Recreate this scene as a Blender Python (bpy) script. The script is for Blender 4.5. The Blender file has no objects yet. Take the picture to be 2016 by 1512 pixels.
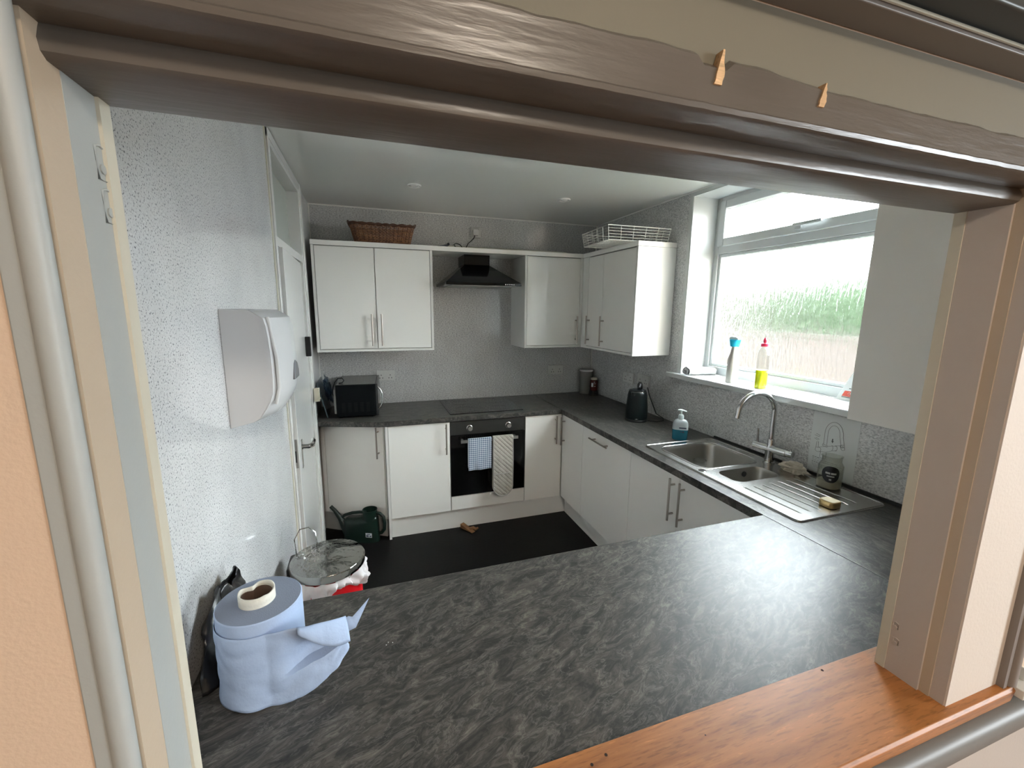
import bpy, bmesh, math, random
from mathutils import Vector, Matrix, noise
random.seed(7)
S = bpy.context.scene
COL = S.collection
PI = math.pi
# ------------------------------------------------------------------ camera
def look(cx, cy, cz, yaw, pitch, roll, fpx):
    ya, pi_, ro = map(math.radians, (yaw, pitch, roll))
    f = Vector((math.sin(ya)*math.cos(pi_), math.cos(ya)*math.cos(pi_), math.sin(pi_)))
    r = Vector((math.cos(ya), -math.sin(ya), 0)); u = r.cross(f)
    R = r*math.cos(ro)+u*math.sin(ro); U = -r*math.sin(ro)+u*math.cos(ro)
    cd = bpy.data.cameras.new('camera'); co = bpy.data.objects.new('camera', cd); COL.objects.link(co)
    cd.sensor_width = 36; cd.lens = fpx/2016*36; cd.clip_start = .01; cd.clip_end = 200
    m = Matrix((( R.x, U.x, -f.x, cx), (R.y, U.y, -f.y, cy), (R.z, U.z, -f.z, cz), (0, 0, 0, 1)))
    co.matrix_world = m
    S.camera = co
look(.3907, -3.6813, 1.7027, 18.5483, -9.9544, .5166, 836.89)
# ------------------------------------------------------------------ light
S.view_settings.view_transform = 'Standard'; S.view_settings.look = 'None'
S.view_settings.gamma = 1; S.view_settings.use_curve_mapping = False
S.view_settings.exposure = 2.62
w = bpy.data.worlds.new('overcast_sky'); S.world = w; w.use_nodes = True
nt = w.node_tree; bg = nt.nodes['Background']
tc = nt.nodes.new('ShaderNodeTexCoord'); sp = nt.nodes.new('ShaderNodeSeparateXYZ'); cr = nt.nodes.new('ShaderNodeValToRGB')
nt.links.new(tc.outputs['Generated'], sp.inputs[0]); nt.links.new(sp.outputs['Z'], cr.inputs[0]); nt.links.new(cr.outputs[0], bg.inputs[0])
cr.color_ramp.elements[0].color = (.62, .68, .72, 1); cr.color_ramp.elements[0].position = -.0
cr.color_ramp.elements[1].color = (.86, .95, 1, 1); cr.color_ramp.elements[1].position = .5
bg.inputs[1].default_value = 7.0
def area(name, loc, rot, sx, sy, energy=0, color=(1, 1, 1), portal=False):
    l = bpy.data.lights.new(name, 'AREA'); l.shape = 'RECTANGLE'; l.size = sx; l.size_y = sy; l.energy = energy; l.color = color
    o = bpy.data.objects.new(name, l); COL.objects.link(o); o.location = loc; o.rotation_euler = rot
    if portal: l.cycles.is_portal = True
    return o
area('window_daylight_portal', (2.75, -1.88, 1.86), (0, PI/2, 0), 1.25, 1.3, 1, portal=True)
area('hall_daylight_portal', (4.28, -5.6, 1.55), (0, PI/2, 0), 1.3, 1.4, 1, portal=True)
try:
    S.cycles.use_denoising = True; S.cycles.denoiser = 'OPENIMAGEDENOISE'
    S.cycles.max_bounces = 10; S.cycles.diffuse_bounces = 5; S.cycles.glossy_bounces = 4; S.cycles.transmission_bounces = 8
    S.cycles.transparent_max_bounces = 12; S.cycles.sample_clamp_indirect = 6; S.cycles.blur_glossy = .5
except Exception: pass
# ------------------------------------------------------------------ dimensions (m)
W = 2.447; WB = 2.444; ZC = 2.473; ZT = .912; TT = .038
YH0, YH1 = -3.148, -3.264        # serving hatch wall, kitchen side / hall side
HX0, HX1, HZ0, HZ1 = .170, 1.441, .925, 1.887
# ------------------------------------------------------------------ mesh helpers
def BM(): return bmesh.new()
def tf(vs, M):
    if M is not None:
        for v in vs: v.co = M @ v.co
    return vs
def box(bm, x0, x1, y0, y1, z0, z1, M=None):
    x0, x1 = sorted((x0, x1)); y0, y1 = sorted((y0, y1)); z0, z1 = sorted((z0, z1))
    v = [bm.verts.new(p) for p in ((x0,y0,z0),(x1,y0,z0),(x1,y1,z0),(x0,y1,z0),(x0,y0,z1),(x1,y0,z1),(x1,y1,z1),(x0,y1,z1))]
    for f in ((0,3,2,1),(4,5,6,7),(0,1,5,4),(1,2,6,5),(2,3,7,6),(3,0,4,7)): bm.faces.new([v[i] for i in f])
    tf(v, M); return bm
def prism(bm, poly, a, b, axis='z', M=None):
    def P(p, t): return {'z': (p[0], p[1], t), 'x': (t, p[0], p[1]), 'y': (p[0], t, p[1])}[axis]
    A = [bm.verts.new(P(p, a)) for p in poly]; B = [bm.verts.new(P(p, b)) for p in poly]
    n = len(poly); fs = [bm.faces.new(A), bm.faces.new(B[::-1])]
    for i in range(n): fs.append(bm.faces.new((A[i], B[i], B[(i+1) % n], A[(i+1) % n])))
    bmesh.ops.recalc_face_normals(bm, faces=fs); tf(A+B, M); return bm
def tube(bm, pts, r, seg=10, closed=False, caps=True):
    pts = [Vector(p) for p in pts]; n = len(pts); rs = r if isinstance(r, (list, tuple)) else [r]*n
    rings = []; up = None
    for i in range(n):
        if closed: t = (pts[(i+1) % n]-pts[i-1])
        else: t = pts[min(i+1, n-1)]-pts[max(i-1, 0)]
        t.normalize()
        if up is None:
            up = Vector((0, 0, 1)) if abs(t.z) < .9 else Vector((1, 0, 0))
        a = (up - t*up.dot(t))
        if a.length < 1e-5: a = t.orthogonal()
        a.normalize(); up = a; b = t.cross(a)
        rings.append([bm.verts.new(pts[i]+(a*math.cos(2*PI*k/seg)+b*math.sin(2*PI*k/seg))*rs[i]) for k in range(seg)])
    m = n if closed else n-1
    for i in range(m):
        A, B = rings[i], rings[(i+1) % n]
        for k in range(seg): bm.faces.new((A[k], A[(k+1) % seg], B[(k+1) % seg], B[k]))
    if caps and not closed:
        bm.faces.new(rings[0][::-1]); bm.faces.new(rings[-1])
    return bm
def cyl(bm, p0, p1, r0, r1=None, seg=24): return tube(bm, [p0, p1], [r0, r0 if r1 is None else r1], seg)
def lathe(bm, prof, c=(0, 0, 0), seg=32, M=None, sx=1, sy=1, sq=0):
    rings = []; c = Vector(c); allv = []
    for r, z in prof:
        if r < 1e-6:
            v = bm.verts.new(c+Vector((0, 0, z))); rings.append([v]); allv.append(v); continue
        ring = []
        for k in range(seg):
            a = 2*PI*k/seg; ca, sa = math.cos(a), math.sin(a)
            if sq:
                q = 1/((abs(ca)**sq+abs(sa)**sq)**(1/sq)); ca *= q; sa *= q
            ring.append(bm.verts.new(c+Vector((r*ca*sx, r*sa*sy, z))))
        rings.append(ring); allv += ring
    for A, B in zip(rings, rings[1:]):
        if len(A) == 1 and len(B) == 1: continue
        for k in range(seg):
            k2 = (k+1) % seg
            if len(A) == 1: bm.faces.new((A[0], B[k2], B[k]))
            elif len(B) == 1: bm.faces.new((A[k], A[k2], B[0]))
            else: bm.faces.new((A[k], A[k2], B[k2], B[k]))
    bmesh.ops.recalc_face_normals(bm, faces=list({f for v in allv for f in v.link_faces}))
    tf(allv, M); return bm
def grid(bm, nu, nv, fn, closed_u=False):
    g = [[bm.verts.new(fn(i/(nu if closed_u else nu-1), j/(nv-1))) for j in range(nv)] for i in range(nu)]
    for i in range(nu if closed_u else nu-1):
        for j in range(nv-1): bm.faces.new((g[i][j], g[(i+1) % nu][j], g[(i+1) % nu][j+1], g[i][j+1]))
    return bm
def rrect(cx, cy, sx, sy, r, n=5):
    out = []
    for (qx, qy, a0) in ((1, 1, 0), (-1, 1, 90), (-1, -1, 180), (1, -1, 270)):
        for k in range(n+1):
            a = math.radians(a0+90*k/n); out.append((cx+qx*(sx/2-r)+r*math.cos(a), cy+qy*(sy/2-r)+r*math.sin(a)))
    return out
def arc(c, r, a0, a1, n, plane='xz', off=0):
    o = []
    for k in range(n+1):
        a = math.radians(a0+(a1-a0)*k/n); ca, sa = r*math.cos(a), r*math.sin(a)
        o.append({'xz': (c[0]+ca, c[1], c[2]+sa), 'yz': (c[0], c[1]+ca, c[2]+sa), 'xy': (c[0]+ca, c[1]+sa, c[2])}[plane])
    return o
WL = {}
def obj(name, bm, mat, parent=None, bev=0, smooth=35, solid=0, sub=0, flat=False, **pr):
    me = bpy.data.meshes.new(name); bm.normal_update(); bm.to_mesh(me); bm.free()
    o = bpy.data.objects.new(name, me); COL.objects.link(o)
    for m in (mat if isinstance(mat, (list, tuple)) else [mat]): me.materials.append(m)
    if not flat:
        me.shade_smooth(); me.set_sharp_from_angle(angle=math.radians(smooth))
    if parent is not None:
        o.parent = parent; pw = WL.get(parent.name, Vector()); o.location = -pw
    WL[o.name] = Vector()
    if solid:
        m = o.modifiers.new('s', 'SOLIDIFY'); m.thickness = solid; m.offset = 0
    if sub:
        m = o.modifiers.new('u', 'SUBSURF'); m.levels = sub; m.render_levels = sub
    if bev:
        m = o.modifiers.new('b', 'BEVEL'); m.width = bev; m.segments = 2; m.limit_method = 'ANGLE'; m.angle_limit = math.radians(40)
        m.harden_normals = True
    for k, v in pr.items(): o[k] = v
    return o
def thing(name, label, cat, loc=(0, 0, 0), group=None):
    o = bpy.data.objects.new(name, None); COL.objects.link(o); o.location = loc; o.empty_display_size = .05
    o['label'] = label; o['category'] = cat
    if group: o['group'] = group
    WL[o.name] = Vector(loc); return o
def tag(o, label, cat, group=None, kind=None):
    o['label'] = label; o['category'] = cat
    if group: o['group'] = group
    if kind: o['kind'] = kind
    return o
def struct(name, bm, mat, parent=None, **k):
    o = obj(name, bm, mat, parent, **k)
    if parent is None: o['kind'] = 'structure'
    return o
# ------------------------------------------------------------------ materials
MATS = {}
def P(name, col, rough=.5, metal=0, **kw):
    m = bpy.data.materials.new(name); m.use_nodes = True; b = m.node_tree.nodes['Principled BSDF']
    b.inputs['Base Color'].default_value = (*col, 1); b.inputs['Roughness'].default_value = rough; b.inputs['Metallic'].default_value = metal
    bump = kw.pop('bump', None); var = kw.pop('var', None)
    for k, v in kw.items(): b.inputs[k.replace('_', ' ')].default_value = v
    if bump or var: co = coords(m)
    if bump:
        sc, st = bump[0], bump[1]; n = N(m, 'ShaderNodeTexNoise', Scale=sc, Detail=4)
        vec = co
        if len(bump) > 2:
            mp = N(m, 'ShaderNodeMapping'); mp.inputs['Scale'].default_value = bump[2]; L(m, co, mp.inputs[0]); vec = mp.outputs[0]
        L(m, vec, n.inputs['Vector']); bp = N(m, 'ShaderNodeBump', Strength=st, Distance=.002); L(m, n.outputs[0], bp.inputs['Height']); L(m, bp.outputs[0], b.inputs['Normal'])
    if var:
        sc, c2 = var[0], var[1]; n = N(m, 'ShaderNodeTexNoise', Scale=sc, Detail=6); L(m, co, n.inputs['Vector'])
        r = ramp(m, [(.35, col), (.65, c2)]); L(m, n.outputs[0], r.inputs[0]); L(m, r.outputs[0], b.inputs['Base Color'])
    MATS[name] = m; return m
def N(m, t, **kw):
    n = m.node_tree.nodes.new(t)
    for k, v in kw.items(): n.inputs[k.replace('_', ' ')].default_value = v
    return n
def L(m, a, b): m.node_tree.links.new(a, b)
def coords(m): return N(m, 'ShaderNodeTexCoord').outputs['Object']
def ramp(m, stops, interp='LINEAR'):
    r = N(m, 'ShaderNodeValToRGB'); r.color_ramp.interpolation = interp; e = r.color_ramp.elements
    while len(e) < len(stops): e.new(.5)
    for i, (p, c) in enumerate(stops): e[i].position = p; e[i].color = (*(c if isinstance(c, (tuple, list)) else (c, c, c)), 1)
    return r
def bsdf(m): return m.node_tree.nodes['Principled BSDF']
def speckle(name, base, dark, rough=.12, scale=150, stretch=(1, 1, 1), lo=.36, hi=.47):
    m = P(name, base, rough); co = coords(m); mp = N(m, 'ShaderNodeMapping'); mp.inputs['Scale'].default_value = stretch; L(m, co, mp.inputs[0])
    n = N(m, 'ShaderNodeTexNoise', Scale=scale, Detail=2, Roughness=.6); L(m, mp.outputs[0], n.inputs['Vector'])
    r = ramp(m, [(lo, dark), (hi, base), (.62, base), (.70, tuple(min(1, c*1.25) for c in base))]); L(m, n.outputs[0], r.inputs[0])
    n2 = N(m, 'ShaderNodeTexNoise', Scale=5, Detail=3); L(m, co, n2.inputs['Vector'])
    r2 = ramp(m, [(.3, .88), (.7, 1.0)]); L(m, n2.outputs[0], r2.inputs[0])
    mx = N(m, 'ShaderNodeMix'); mx.data_type = 'RGBA'; mx.blend_type = 'MULTIPLY'; mx.inputs[0].default_value = 1
    L(m, r.outputs[0], mx.inputs[6]); L(m, r2.outputs[0], mx.inputs[7]); L(m, mx.outputs[2], bsdf(m).inputs['Base Color'])
    return m
def stone(name, rot, rough=.3):
    m = P(name, (.03, .03, .03), rough, Specular_IOR_Level=.27); co = coords(m)
    mp = N(m, 'ShaderNodeMapping'); mp.inputs['Rotation'].default_value = (0, 0, rot); L(m, co, mp.inputs[0])
    mp2 = N(m, 'ShaderNodeMapping'); mp2.inputs['Scale'].default_value = (1, 2.6, 1); L(m, mp.outputs[0], mp2.inputs[0])
    nz = N(m, 'ShaderNodeTexNoise', Scale=2.3, Detail=5, Roughness=.55); L(m, mp2.outputs[0], nz.inputs['Vector'])
    mul = N(m, 'ShaderNodeVectorMath'); mul.operation = 'MULTIPLY_ADD'; mul.inputs[1].default_value = (.42, .42, .42)
    L(m, nz.outputs['Color'], mul.inputs[0]); L(m, mp2.outputs[0], mul.inputs[2])
    n1 = N(m, 'ShaderNodeTexNoise', Scale=17, Detail=13, Roughness=.74, Distortion=.8); L(m, mul.outputs[0], n1.inputs['Vector'])
    r1 = ramp(m, [(.30, (.022, .022, .021)), (.45, (.040, .039, .037)), (.55, (.074, .069, .062)), (.70, (.15, .138, .12))]); L(m, n1.outputs[0], r1.inputs[0])
    n2 = N(m, 'ShaderNodeTexNoise', Scale=9, Detail=10, Roughness=.66, Distortion=.9); L(m, mul.outputs[0], n2.inputs['Vector'])
    mt = N(m, 'ShaderNodeMath'); mt.operation = 'SUBTRACT'; mt.inputs[1].default_value = .5; L(m, n2.outputs[0], mt.inputs[0])
    ab = N(m, 'ShaderNodeMath'); ab.operation = 'ABSOLUTE'; L(m, mt.outputs[0], ab.inputs[0])
    r2 = ramp(m, [(0, (.075, .072, .063)), (.010, (.03, .029, .026)), (.035, (0, 0, 0))]); L(m, ab.outputs[0], r2.inputs[0])
    mx = N(m, 'ShaderNodeMix'); mx.data_type = 'RGBA'; mx.blend_type = 'ADD'; mx.inputs[0].default_value = 1
    L(m, r1.outputs[0], mx.inputs[6]); L(m, r2.outputs[0], mx.inputs[7]); L(m, mx.outputs[2], bsdf(m).inputs['Base Color'])
    bp = N(m, 'ShaderNodeBump', Strength=.10, Distance=.001); L(m, n1.outputs[0], bp.inputs['Height']); L(m, bp.outputs[0], bsdf(m).inputs['Normal'])
    return m
def clear(name, tint=(1, 1, 1), rough=.03, trans=.92, edge=4):
    """thin clear sheet: mostly see-through, mirror reflections at grazing angles"""
    m = bpy.data.materials.new(name); m.use_nodes = True; t = m.node_tree; t.nodes.remove(bsdf(m)); out = t.nodes['Material Output']
    tr = N(m, 'ShaderNodeBsdfTransparent'); tr.inputs[0].default_value = (*[c*trans for c in tint], 1)
    gl = N(m, 'ShaderNodeBsdfGlossy', Roughness=rough); lw = N(m, 'ShaderNodeLayerWeight', Blend=.5); p_ = N(m, 'ShaderNodeMath'); p_.operation = 'POWER'; p_.inputs[1].default_value = edge; L(m, lw.outputs['Facing'], p_.inputs[0]); fr = N(m, 'ShaderNodeMath'); fr.operation = 'MULTIPLY_ADD'; fr.inputs[1].default_value = .7; fr.inputs[2].default_value = .03; L(m, p_.outputs[0], fr.inputs[0]); mx = N(m, 'ShaderNodeMixShader')
    L(m, fr.outputs[0], mx.inputs[0]); L(m, tr.outputs[0], mx.inputs[1]); L(m, gl.outputs[0], mx.inputs[2]); L(m, mx.outputs[0], out.inputs[0]); return m
def obscure():
    m = bpy.data.materials.new('obscure_glass'); m.use_nodes = True; t = m.node_tree; t.nodes.remove(bsdf(m)); out = t.nodes['Material Output']
    co = coords(m); mp = N(m, 'ShaderNodeMapping'); mp.inputs['Scale'].default_value = (1, 1, .2); L(m, co, mp.inputs[0])
    n = N(m, 'ShaderNodeTexNoise', Scale=75, Detail=3, Roughness=.55, Distortion=.8); L(m, mp.outputs[0], n.inputs['Vector'])
    bp = N(m, 'ShaderNodeBump', Strength=1.0, Distance=.009); L(m, n.outputs[0], bp.inputs['Height'])
    rf = N(m, 'ShaderNodeBsdfRefraction', Roughness=.05, IOR=1.14); L(m, bp.outputs[0], rf.inputs['Normal']); rf.inputs[0].default_value = (.97, .98, .97, 1)
    tr = N(m, 'ShaderNodeBsdfTransparent'); gl = N(m, 'ShaderNodeBsdfGlossy', Roughness=.12); L(m, bp.outputs[0], gl.inputs['Normal'])
    a = N(m, 'ShaderNodeMixShader'); a.inputs[0].default_value = .6; L(m, tr.outputs[0], a.inputs[1]); L(m, rf.outputs[0], a.inputs[2])
    b = N(m, 'ShaderNodeMixShader'); b.inputs[0].default_value = .05; L(m, a.outputs[0], b.inputs[1]); L(m, gl.outputs[0], b.inputs[2]); L(m, b.outputs[0], out.inputs[0]); return m
def woodmat(name, c1, c2, rough=.35, scale=(1.2, 14, 14)):
    m = P(name, c1, rough); co = coords(m); mp = N(m, 'ShaderNodeMapping'); mp.inputs['Scale'].default_value = scale; L(m, co, mp.inputs[0])
    n = N(m, 'ShaderNodeTexNoise', Scale=2.2, Detail=8, Roughness=.62, Distortion=.6); L(m, mp.outputs[0], n.inputs['Vector'])
    r = ramp(m, [(.3, c2), (.5, c1), (.75, tuple(min(1, c*1.25) for c in c1))]); L(m, n.outputs[0], r.inputs[0])
    n2 = N(m, 'ShaderNodeTexNoise', Scale=260, Detail=2); mp2 = N(m, 'ShaderNodeMapping'); mp2.inputs['Scale'].default_value = (.12, 1, 1); L(m, co, mp2.inputs[0]); L(m, mp2.outputs[0], n2.inputs['Vector'])
    r2 = ramp(m, [(.34, .72), (.46, 1), (.66, 1), (.72, 1.3)]); L(m, n2.outputs[0], r2.inputs[0])
    mx = N(m, 'ShaderNodeMix'); mx.data_type = 'RGBA'; mx.blend_type = 'MULTIPLY'; mx.inputs[0].default_value = 1
    L(m, r.outputs[0], mx.inputs[6]); L(m, r2.outputs[0], mx.inputs[7]); L(m, mx.outputs[2], bsdf(m).inputs['Base Color'])
    bp = N(m, 'ShaderNodeBump', Strength=.15, Distance=.001); L(m, n.outputs[0], bp.inputs['Height']); L(m, bp.outputs[0], bsdf(m).inputs['Normal']); return m
def checkmat(name, light, dark, s):
    m = P(name, light, .9); co = coords(m); mp = N(m, 'ShaderNodeMapping'); mp.inputs['Scale'].default_value = (1/s, 1/s, 1/s); L(m, co, mp.inputs[0])
    sx = N(m, 'ShaderNodeSeparateXYZ'); L(m, mp.outputs[0], sx.inputs[0]); outs = []
    for o in ('X', 'Z'):
        f = N(m, 'ShaderNodeMath'); f.operation = 'FRACT'; L(m, sx.outputs[o], f.inputs[0])
        g = N(m, 'ShaderNodeMath'); g.operation = 'GREATER_THAN'; g.inputs[1].default_value = .5; L(m, f.outputs[0], g.inputs[0]); outs.append(g.outputs[0])
    ad = N(m, 'ShaderNodeMath'); ad.operation = 'ADD'; L(m, outs[0], ad.inputs[0]); L(m, outs[1], ad.inputs[1])
    dv = N(m, 'ShaderNodeMath'); dv.operation = 'MULTIPLY'; dv.inputs[1].default_value = .5; L(m, ad.outputs[0], dv.inputs[0])
    mid = tuple((a+b)/2 for a, b in zip(light, dark)); r = ramp(m, [(0, light), (.4, mid), (.9, dark)], 'CONSTANT'); L(m, dv.outputs[0], r.inputs[0]); L(m, r.outputs[0], bsdf(m).inputs['Base Color']); return m
panel = speckle('speckled_wall_panel', (.63, .635, .635), (.12, .12, .135), rough=.09, scale=230, lo=.33, hi=.43)
panelb = speckle('speckled_back_panel', (.66, .66, .655), (.38, .38, .385), rough=.13, scale=140, stretch=(.6, .8, 1.3), lo=.34, hi=.55)
ceilm = P('gloss_white_ceiling', (.74, .75, .72), .07)
cab = P('white_gloss_door', (.85, .84, .80), .10)
cabm = P('white_melamine', (.76, .755, .72), .3)
dvm = P('white_enamel_door_paint', (.68, .68, .66), .14, bump=(30, .15))
steel = P('brushed_steel', (.42, .38, .34), .3, 1)
sinkm = P('sink_steel', (.55, .54, .52), .24, 1, bump=(90, .06, (1, .1, 1)))
bowlm = P('bowl_steel', (.42, .405, .38), .33, 1)
chrome = P('chrome', (.62, .62, .62), .07, 1)
blackg = P('black_gloss', (.004, .004, .005), .12)
blackm = P('black_satin', (.010, .011, .012), .4)
bglass = P('black_glass', (.003, .003, .003), .05)
ovpanel = P('dark_steel_panel', (.10, .098, .095), .32, .9)
white = P('white_plastic', (.66, .66, .65), .28)
whites = P('socket_plastic', (.60, .60, .58), .3)
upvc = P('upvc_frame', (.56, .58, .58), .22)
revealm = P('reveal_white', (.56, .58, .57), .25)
worktop_y = stone('stone_worktop_along', 0); worktop_x = stone('stone_worktop_side', PI/2)
worktop_p = stone('stone_worktop_peninsula', -.35, .40)
floorm = P('black_vinyl_floor', (.006, .0055, .0055), .5, bump=(25, .3, (1, 5, 1)), Specular_IOR_Level=.15)
beam = P('brown_gloss_paint', (.108, .094, .080), .30, bump=(80, .45, (.15, 1, 1)), var=(7, (.125, .110, .096)))
beamt = P('brown_matt_wall', (.17, .155, .115), .6, bump=(60, .2))
peach = P('peach_wall_paint', (.60, .46, .345), .7, bump=(220, .25))
greyb = P('pale_grey_paint', (.34, .36, .35), .45, bump=(120, .15))
cream = P('cream_paint', (.52, .49, .40), .5, bump=(120, .15))
beige = P('beige_paint', (.44, .36, .27), .5, bump=(120, .2))
taupe = P('taupe_paint', (.46, .405, .36), .5, bump=(120, .2))
offw = P('off_white_paint', (.62, .56, .50), .6, bump=(150, .3))
rail = P('grey_gloss_paint', (.15, .145, .135), .45, bump=(40, .3, (.3, 1, 1)))
darkbr = P('dark_brown_paint', (.11, .085, .08), .4)
sillw = woodmat('hatch_sill_wood', (.36, .14, .038), (.23, .08, .02), .46)
rawwood = woodmat('raw_split_wood', (.62, .42, .24), (.45, .28, .15), .8, (14, 14, 1.5))
clearp = clear('clear_pane')
obs = obscure()
# ------------------------------------------------------------------ room shell
struct('floor', box(BM(), -.1, 2.65, -3.2, .1, -.1, 0), floorm)
struct('ceiling', box(BM(), -.1, 2.65, YH0, .1, ZC, ZC+.1), ceilm)
struct('wall_back', box(BM(), -.1, 2.65, 0, .12, 0, ZC+.1), panelb)
bm = BM()   # left wall with the door opening
DY0, DY1, DZ = -1.44, -.55, 2.44
box(bm, -.12, 0, YH0, DY0, 0, ZC); box(bm, -.12, 0, DY1, 0, 0, ZC); box(bm, -.12, 0, DY0, DY1, DZ, ZC)
struct('wall_left', bm, panel)
WY0, WY1, WZ0, WZ1 = -2.50, -1.262, 1.272, 2.443
bm = BM()
box(bm, W, W+.28, YH0, WY0, 0, ZC); box(bm, W, W+.28, WY1, 0, 0, ZC); box(bm, W, W+.28, WY0, WY1, 0, WZ0-.034); box(bm, W, W+.28, WY0, WY1, WZ1, ZC)
struct('wall_right', bm, panelb)
# wall with the serving hatch
bm = BM()
box(bm, -1.6, HX0-.028, YH0, YH1, 0, 2.6); box(bm, HX1+.028, 4.2, YH0, YH1, 0, 2.6)
box(bm, HX0-.028, HX1+.028, YH0, YH1, HZ1+.030, 2.6); box(bm, HX0-.028, HX1+.028, YH0, YH1, 0, HZ0-.036)
struct('wall_front', bm, peach)
# narrow vinyl corner trims
bm = BM(); box(bm, .0005, .006, DY0-.024, DY0-.016, 0, ZC); struct('trim_1', bm, P('cream_edge', (.74, .73, .62), .4))
struct('trim_2', box(BM(), 0, W, -.008, 0, ZC-.008, ZC), cabm)
struct('trim_3', box(BM(), W-.008, W, YH0, -.0, ZC-.008, ZC), cabm)
struct('trim_4', box(BM(), W-.006, W, -.006, 0, ZT, ZC), cabm)
struct('trim_5', box(BM(), 0, .006, -.006, 0, ZT, ZC), cabm)
# ------------------------------------------------------------------ window
wn = struct('window_1', BM(), upvc); 
def frame_rect(bm, x0, x1, ya, yb, za, zb, t, tb=None):
    tb = tb or t
    box(bm, x0, x1, ya, ya+t, za, zb); box(bm, x0, x1, yb-t, yb, za, zb); box(bm, x0, x1, ya+t, yb-t, zb-t, zb); box(bm, x0, x1, ya+t, yb-t, za, za+tb)
XF = W+.195
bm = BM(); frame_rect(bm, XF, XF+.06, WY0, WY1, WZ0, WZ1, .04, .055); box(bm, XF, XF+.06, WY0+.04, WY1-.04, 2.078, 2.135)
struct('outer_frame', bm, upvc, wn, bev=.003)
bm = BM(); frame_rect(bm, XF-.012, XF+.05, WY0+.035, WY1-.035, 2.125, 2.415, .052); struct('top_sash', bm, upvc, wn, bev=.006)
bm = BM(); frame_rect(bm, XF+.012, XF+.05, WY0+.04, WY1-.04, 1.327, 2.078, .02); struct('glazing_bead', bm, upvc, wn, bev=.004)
struct('lower_pane', box(BM(), XF+.028, XF+.033, WY0+.055, WY1-.055, 1.34, 2.065), obs, wn, label='ripple textured obscure glass')
struct('upper_pane', box(BM(), XF+.028, XF+.033, WY0+.08, WY1-.08, 2.17, 2.37), clearp, wn, label='clear glass')
bm = BM(); box(bm, XF-.028, XF-.012, -1.90, -1.865, 2.143, 2.172); box(bm, XF-.045, XF-.028, -2.02, -1.862, 2.160, 2.176); struct('window_handle', bm, P('handle_grey', (.45, .47, .47), .3), wn, bev=.003)
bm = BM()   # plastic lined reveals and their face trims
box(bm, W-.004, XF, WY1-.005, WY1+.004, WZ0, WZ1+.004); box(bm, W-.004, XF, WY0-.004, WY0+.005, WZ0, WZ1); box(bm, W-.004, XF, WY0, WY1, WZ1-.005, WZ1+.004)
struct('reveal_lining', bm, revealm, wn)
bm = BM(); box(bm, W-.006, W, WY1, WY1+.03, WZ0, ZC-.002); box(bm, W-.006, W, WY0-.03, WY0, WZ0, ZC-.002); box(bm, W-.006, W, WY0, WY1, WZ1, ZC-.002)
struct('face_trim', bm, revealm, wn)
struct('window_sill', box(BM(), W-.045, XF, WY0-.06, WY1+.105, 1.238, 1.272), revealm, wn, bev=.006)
# ------------------------------------------------------------------ door in the left wall
dr = struct('door_1', BM(), dvm)
bm = BM(); box(bm, -.10, .012, DY0, DY0+.035, 0, DZ); box(bm, -.10, .012, DY1-.035, DY1, 0, DZ); box(bm, -.10, .012, DY0+.035, DY1-.035, DZ-.03, DZ); box(bm, -.06, .006, DY0+.035, DY1-.035, 1.985, 2.03)
box(bm, 0, .018, DY1-.005, DY1+.06, 0, ZC-.004); box(bm, 0, .014, DY0-.012, DY0+.01, 0, ZC-.004); box(bm, 0, .016, DY0-.012, DY1+.06, DZ-.008, ZC-.004)
struct('door_frame', bm, dvm, dr, bev=.003)
ang = math.atan2(.03, .80)
ML = Matrix.Translation((-.002, DY1-.04, 0)) @ Matrix.Rotation(ang, 4, 'Z')     # leaf hinged on its far edge, standing slightly open
lf = struct('door_leaf', box(BM(), -.036, 0, -.805, 0, .006, 1.978, ML), dvm, dr, bev=.002)
bm = BM(); box(bm, .0, .006, -.17-.57, -.13-.57, .872, 1.022, ML)
tube(bm, [ML @ Vector(p) for p in ((.004, -.72, .985), (.04, -.72, .985), (.052, -.70, .985), (.054, -.62, .982), (.048, -.595, .984))], [.013, .012, .014, .012, .010], 12)
struct('door_handle', bm, chrome, lf, bev=.002)
bm = BM(); box(bm, -.030, -.006, -.8075, -.8045, .90, 1.05, ML); struct('latch_plate', bm, P('worn_steel', (.35, .34, .32), .4, .9), lf)
bm = BM(); box(bm, -.024, -.012, -.809, -.806, .93, .99, ML); struct('latch_bolt', bm, blackm, lf)
bm = BM(); box(bm, .0, .032, -.115, -.075, 1.395, 1.52, ML); struct('door_closer', bm, blackm, lf, bev=.004, label='black box closer')
bm = BM(); box(bm, .018, .052, DY1-.04, DY1-.012, 1.075, 1.165); tube(bm, [(.05, DY1-.026, 1.10), (.058, DY1-.06, 1.10), (.05, DY1-.09, 1.098), (.036, DY1-.09, 1.095)], .005, 8); struct('catch', bm, P('ivory_plastic', (.62, .57, .45), .4), dr, bev=.004, label='ivory hook catch')
struct('transom_pane', box(BM(), -.062, -.058, DY0+.035, DY1-.035, 2.03, DZ-.03), P('frosted_transom', (.42, .46, .42), .15), dr)
struct('baseboard_left', box(BM(), 0, .012, YH0, DY0-.014, 0, .07), cabm)
bm = BM(); box(bm, -.14, -.12, -1.8, .1, 0, 2.6); struct('wall_corridor', bm, offw)
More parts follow.
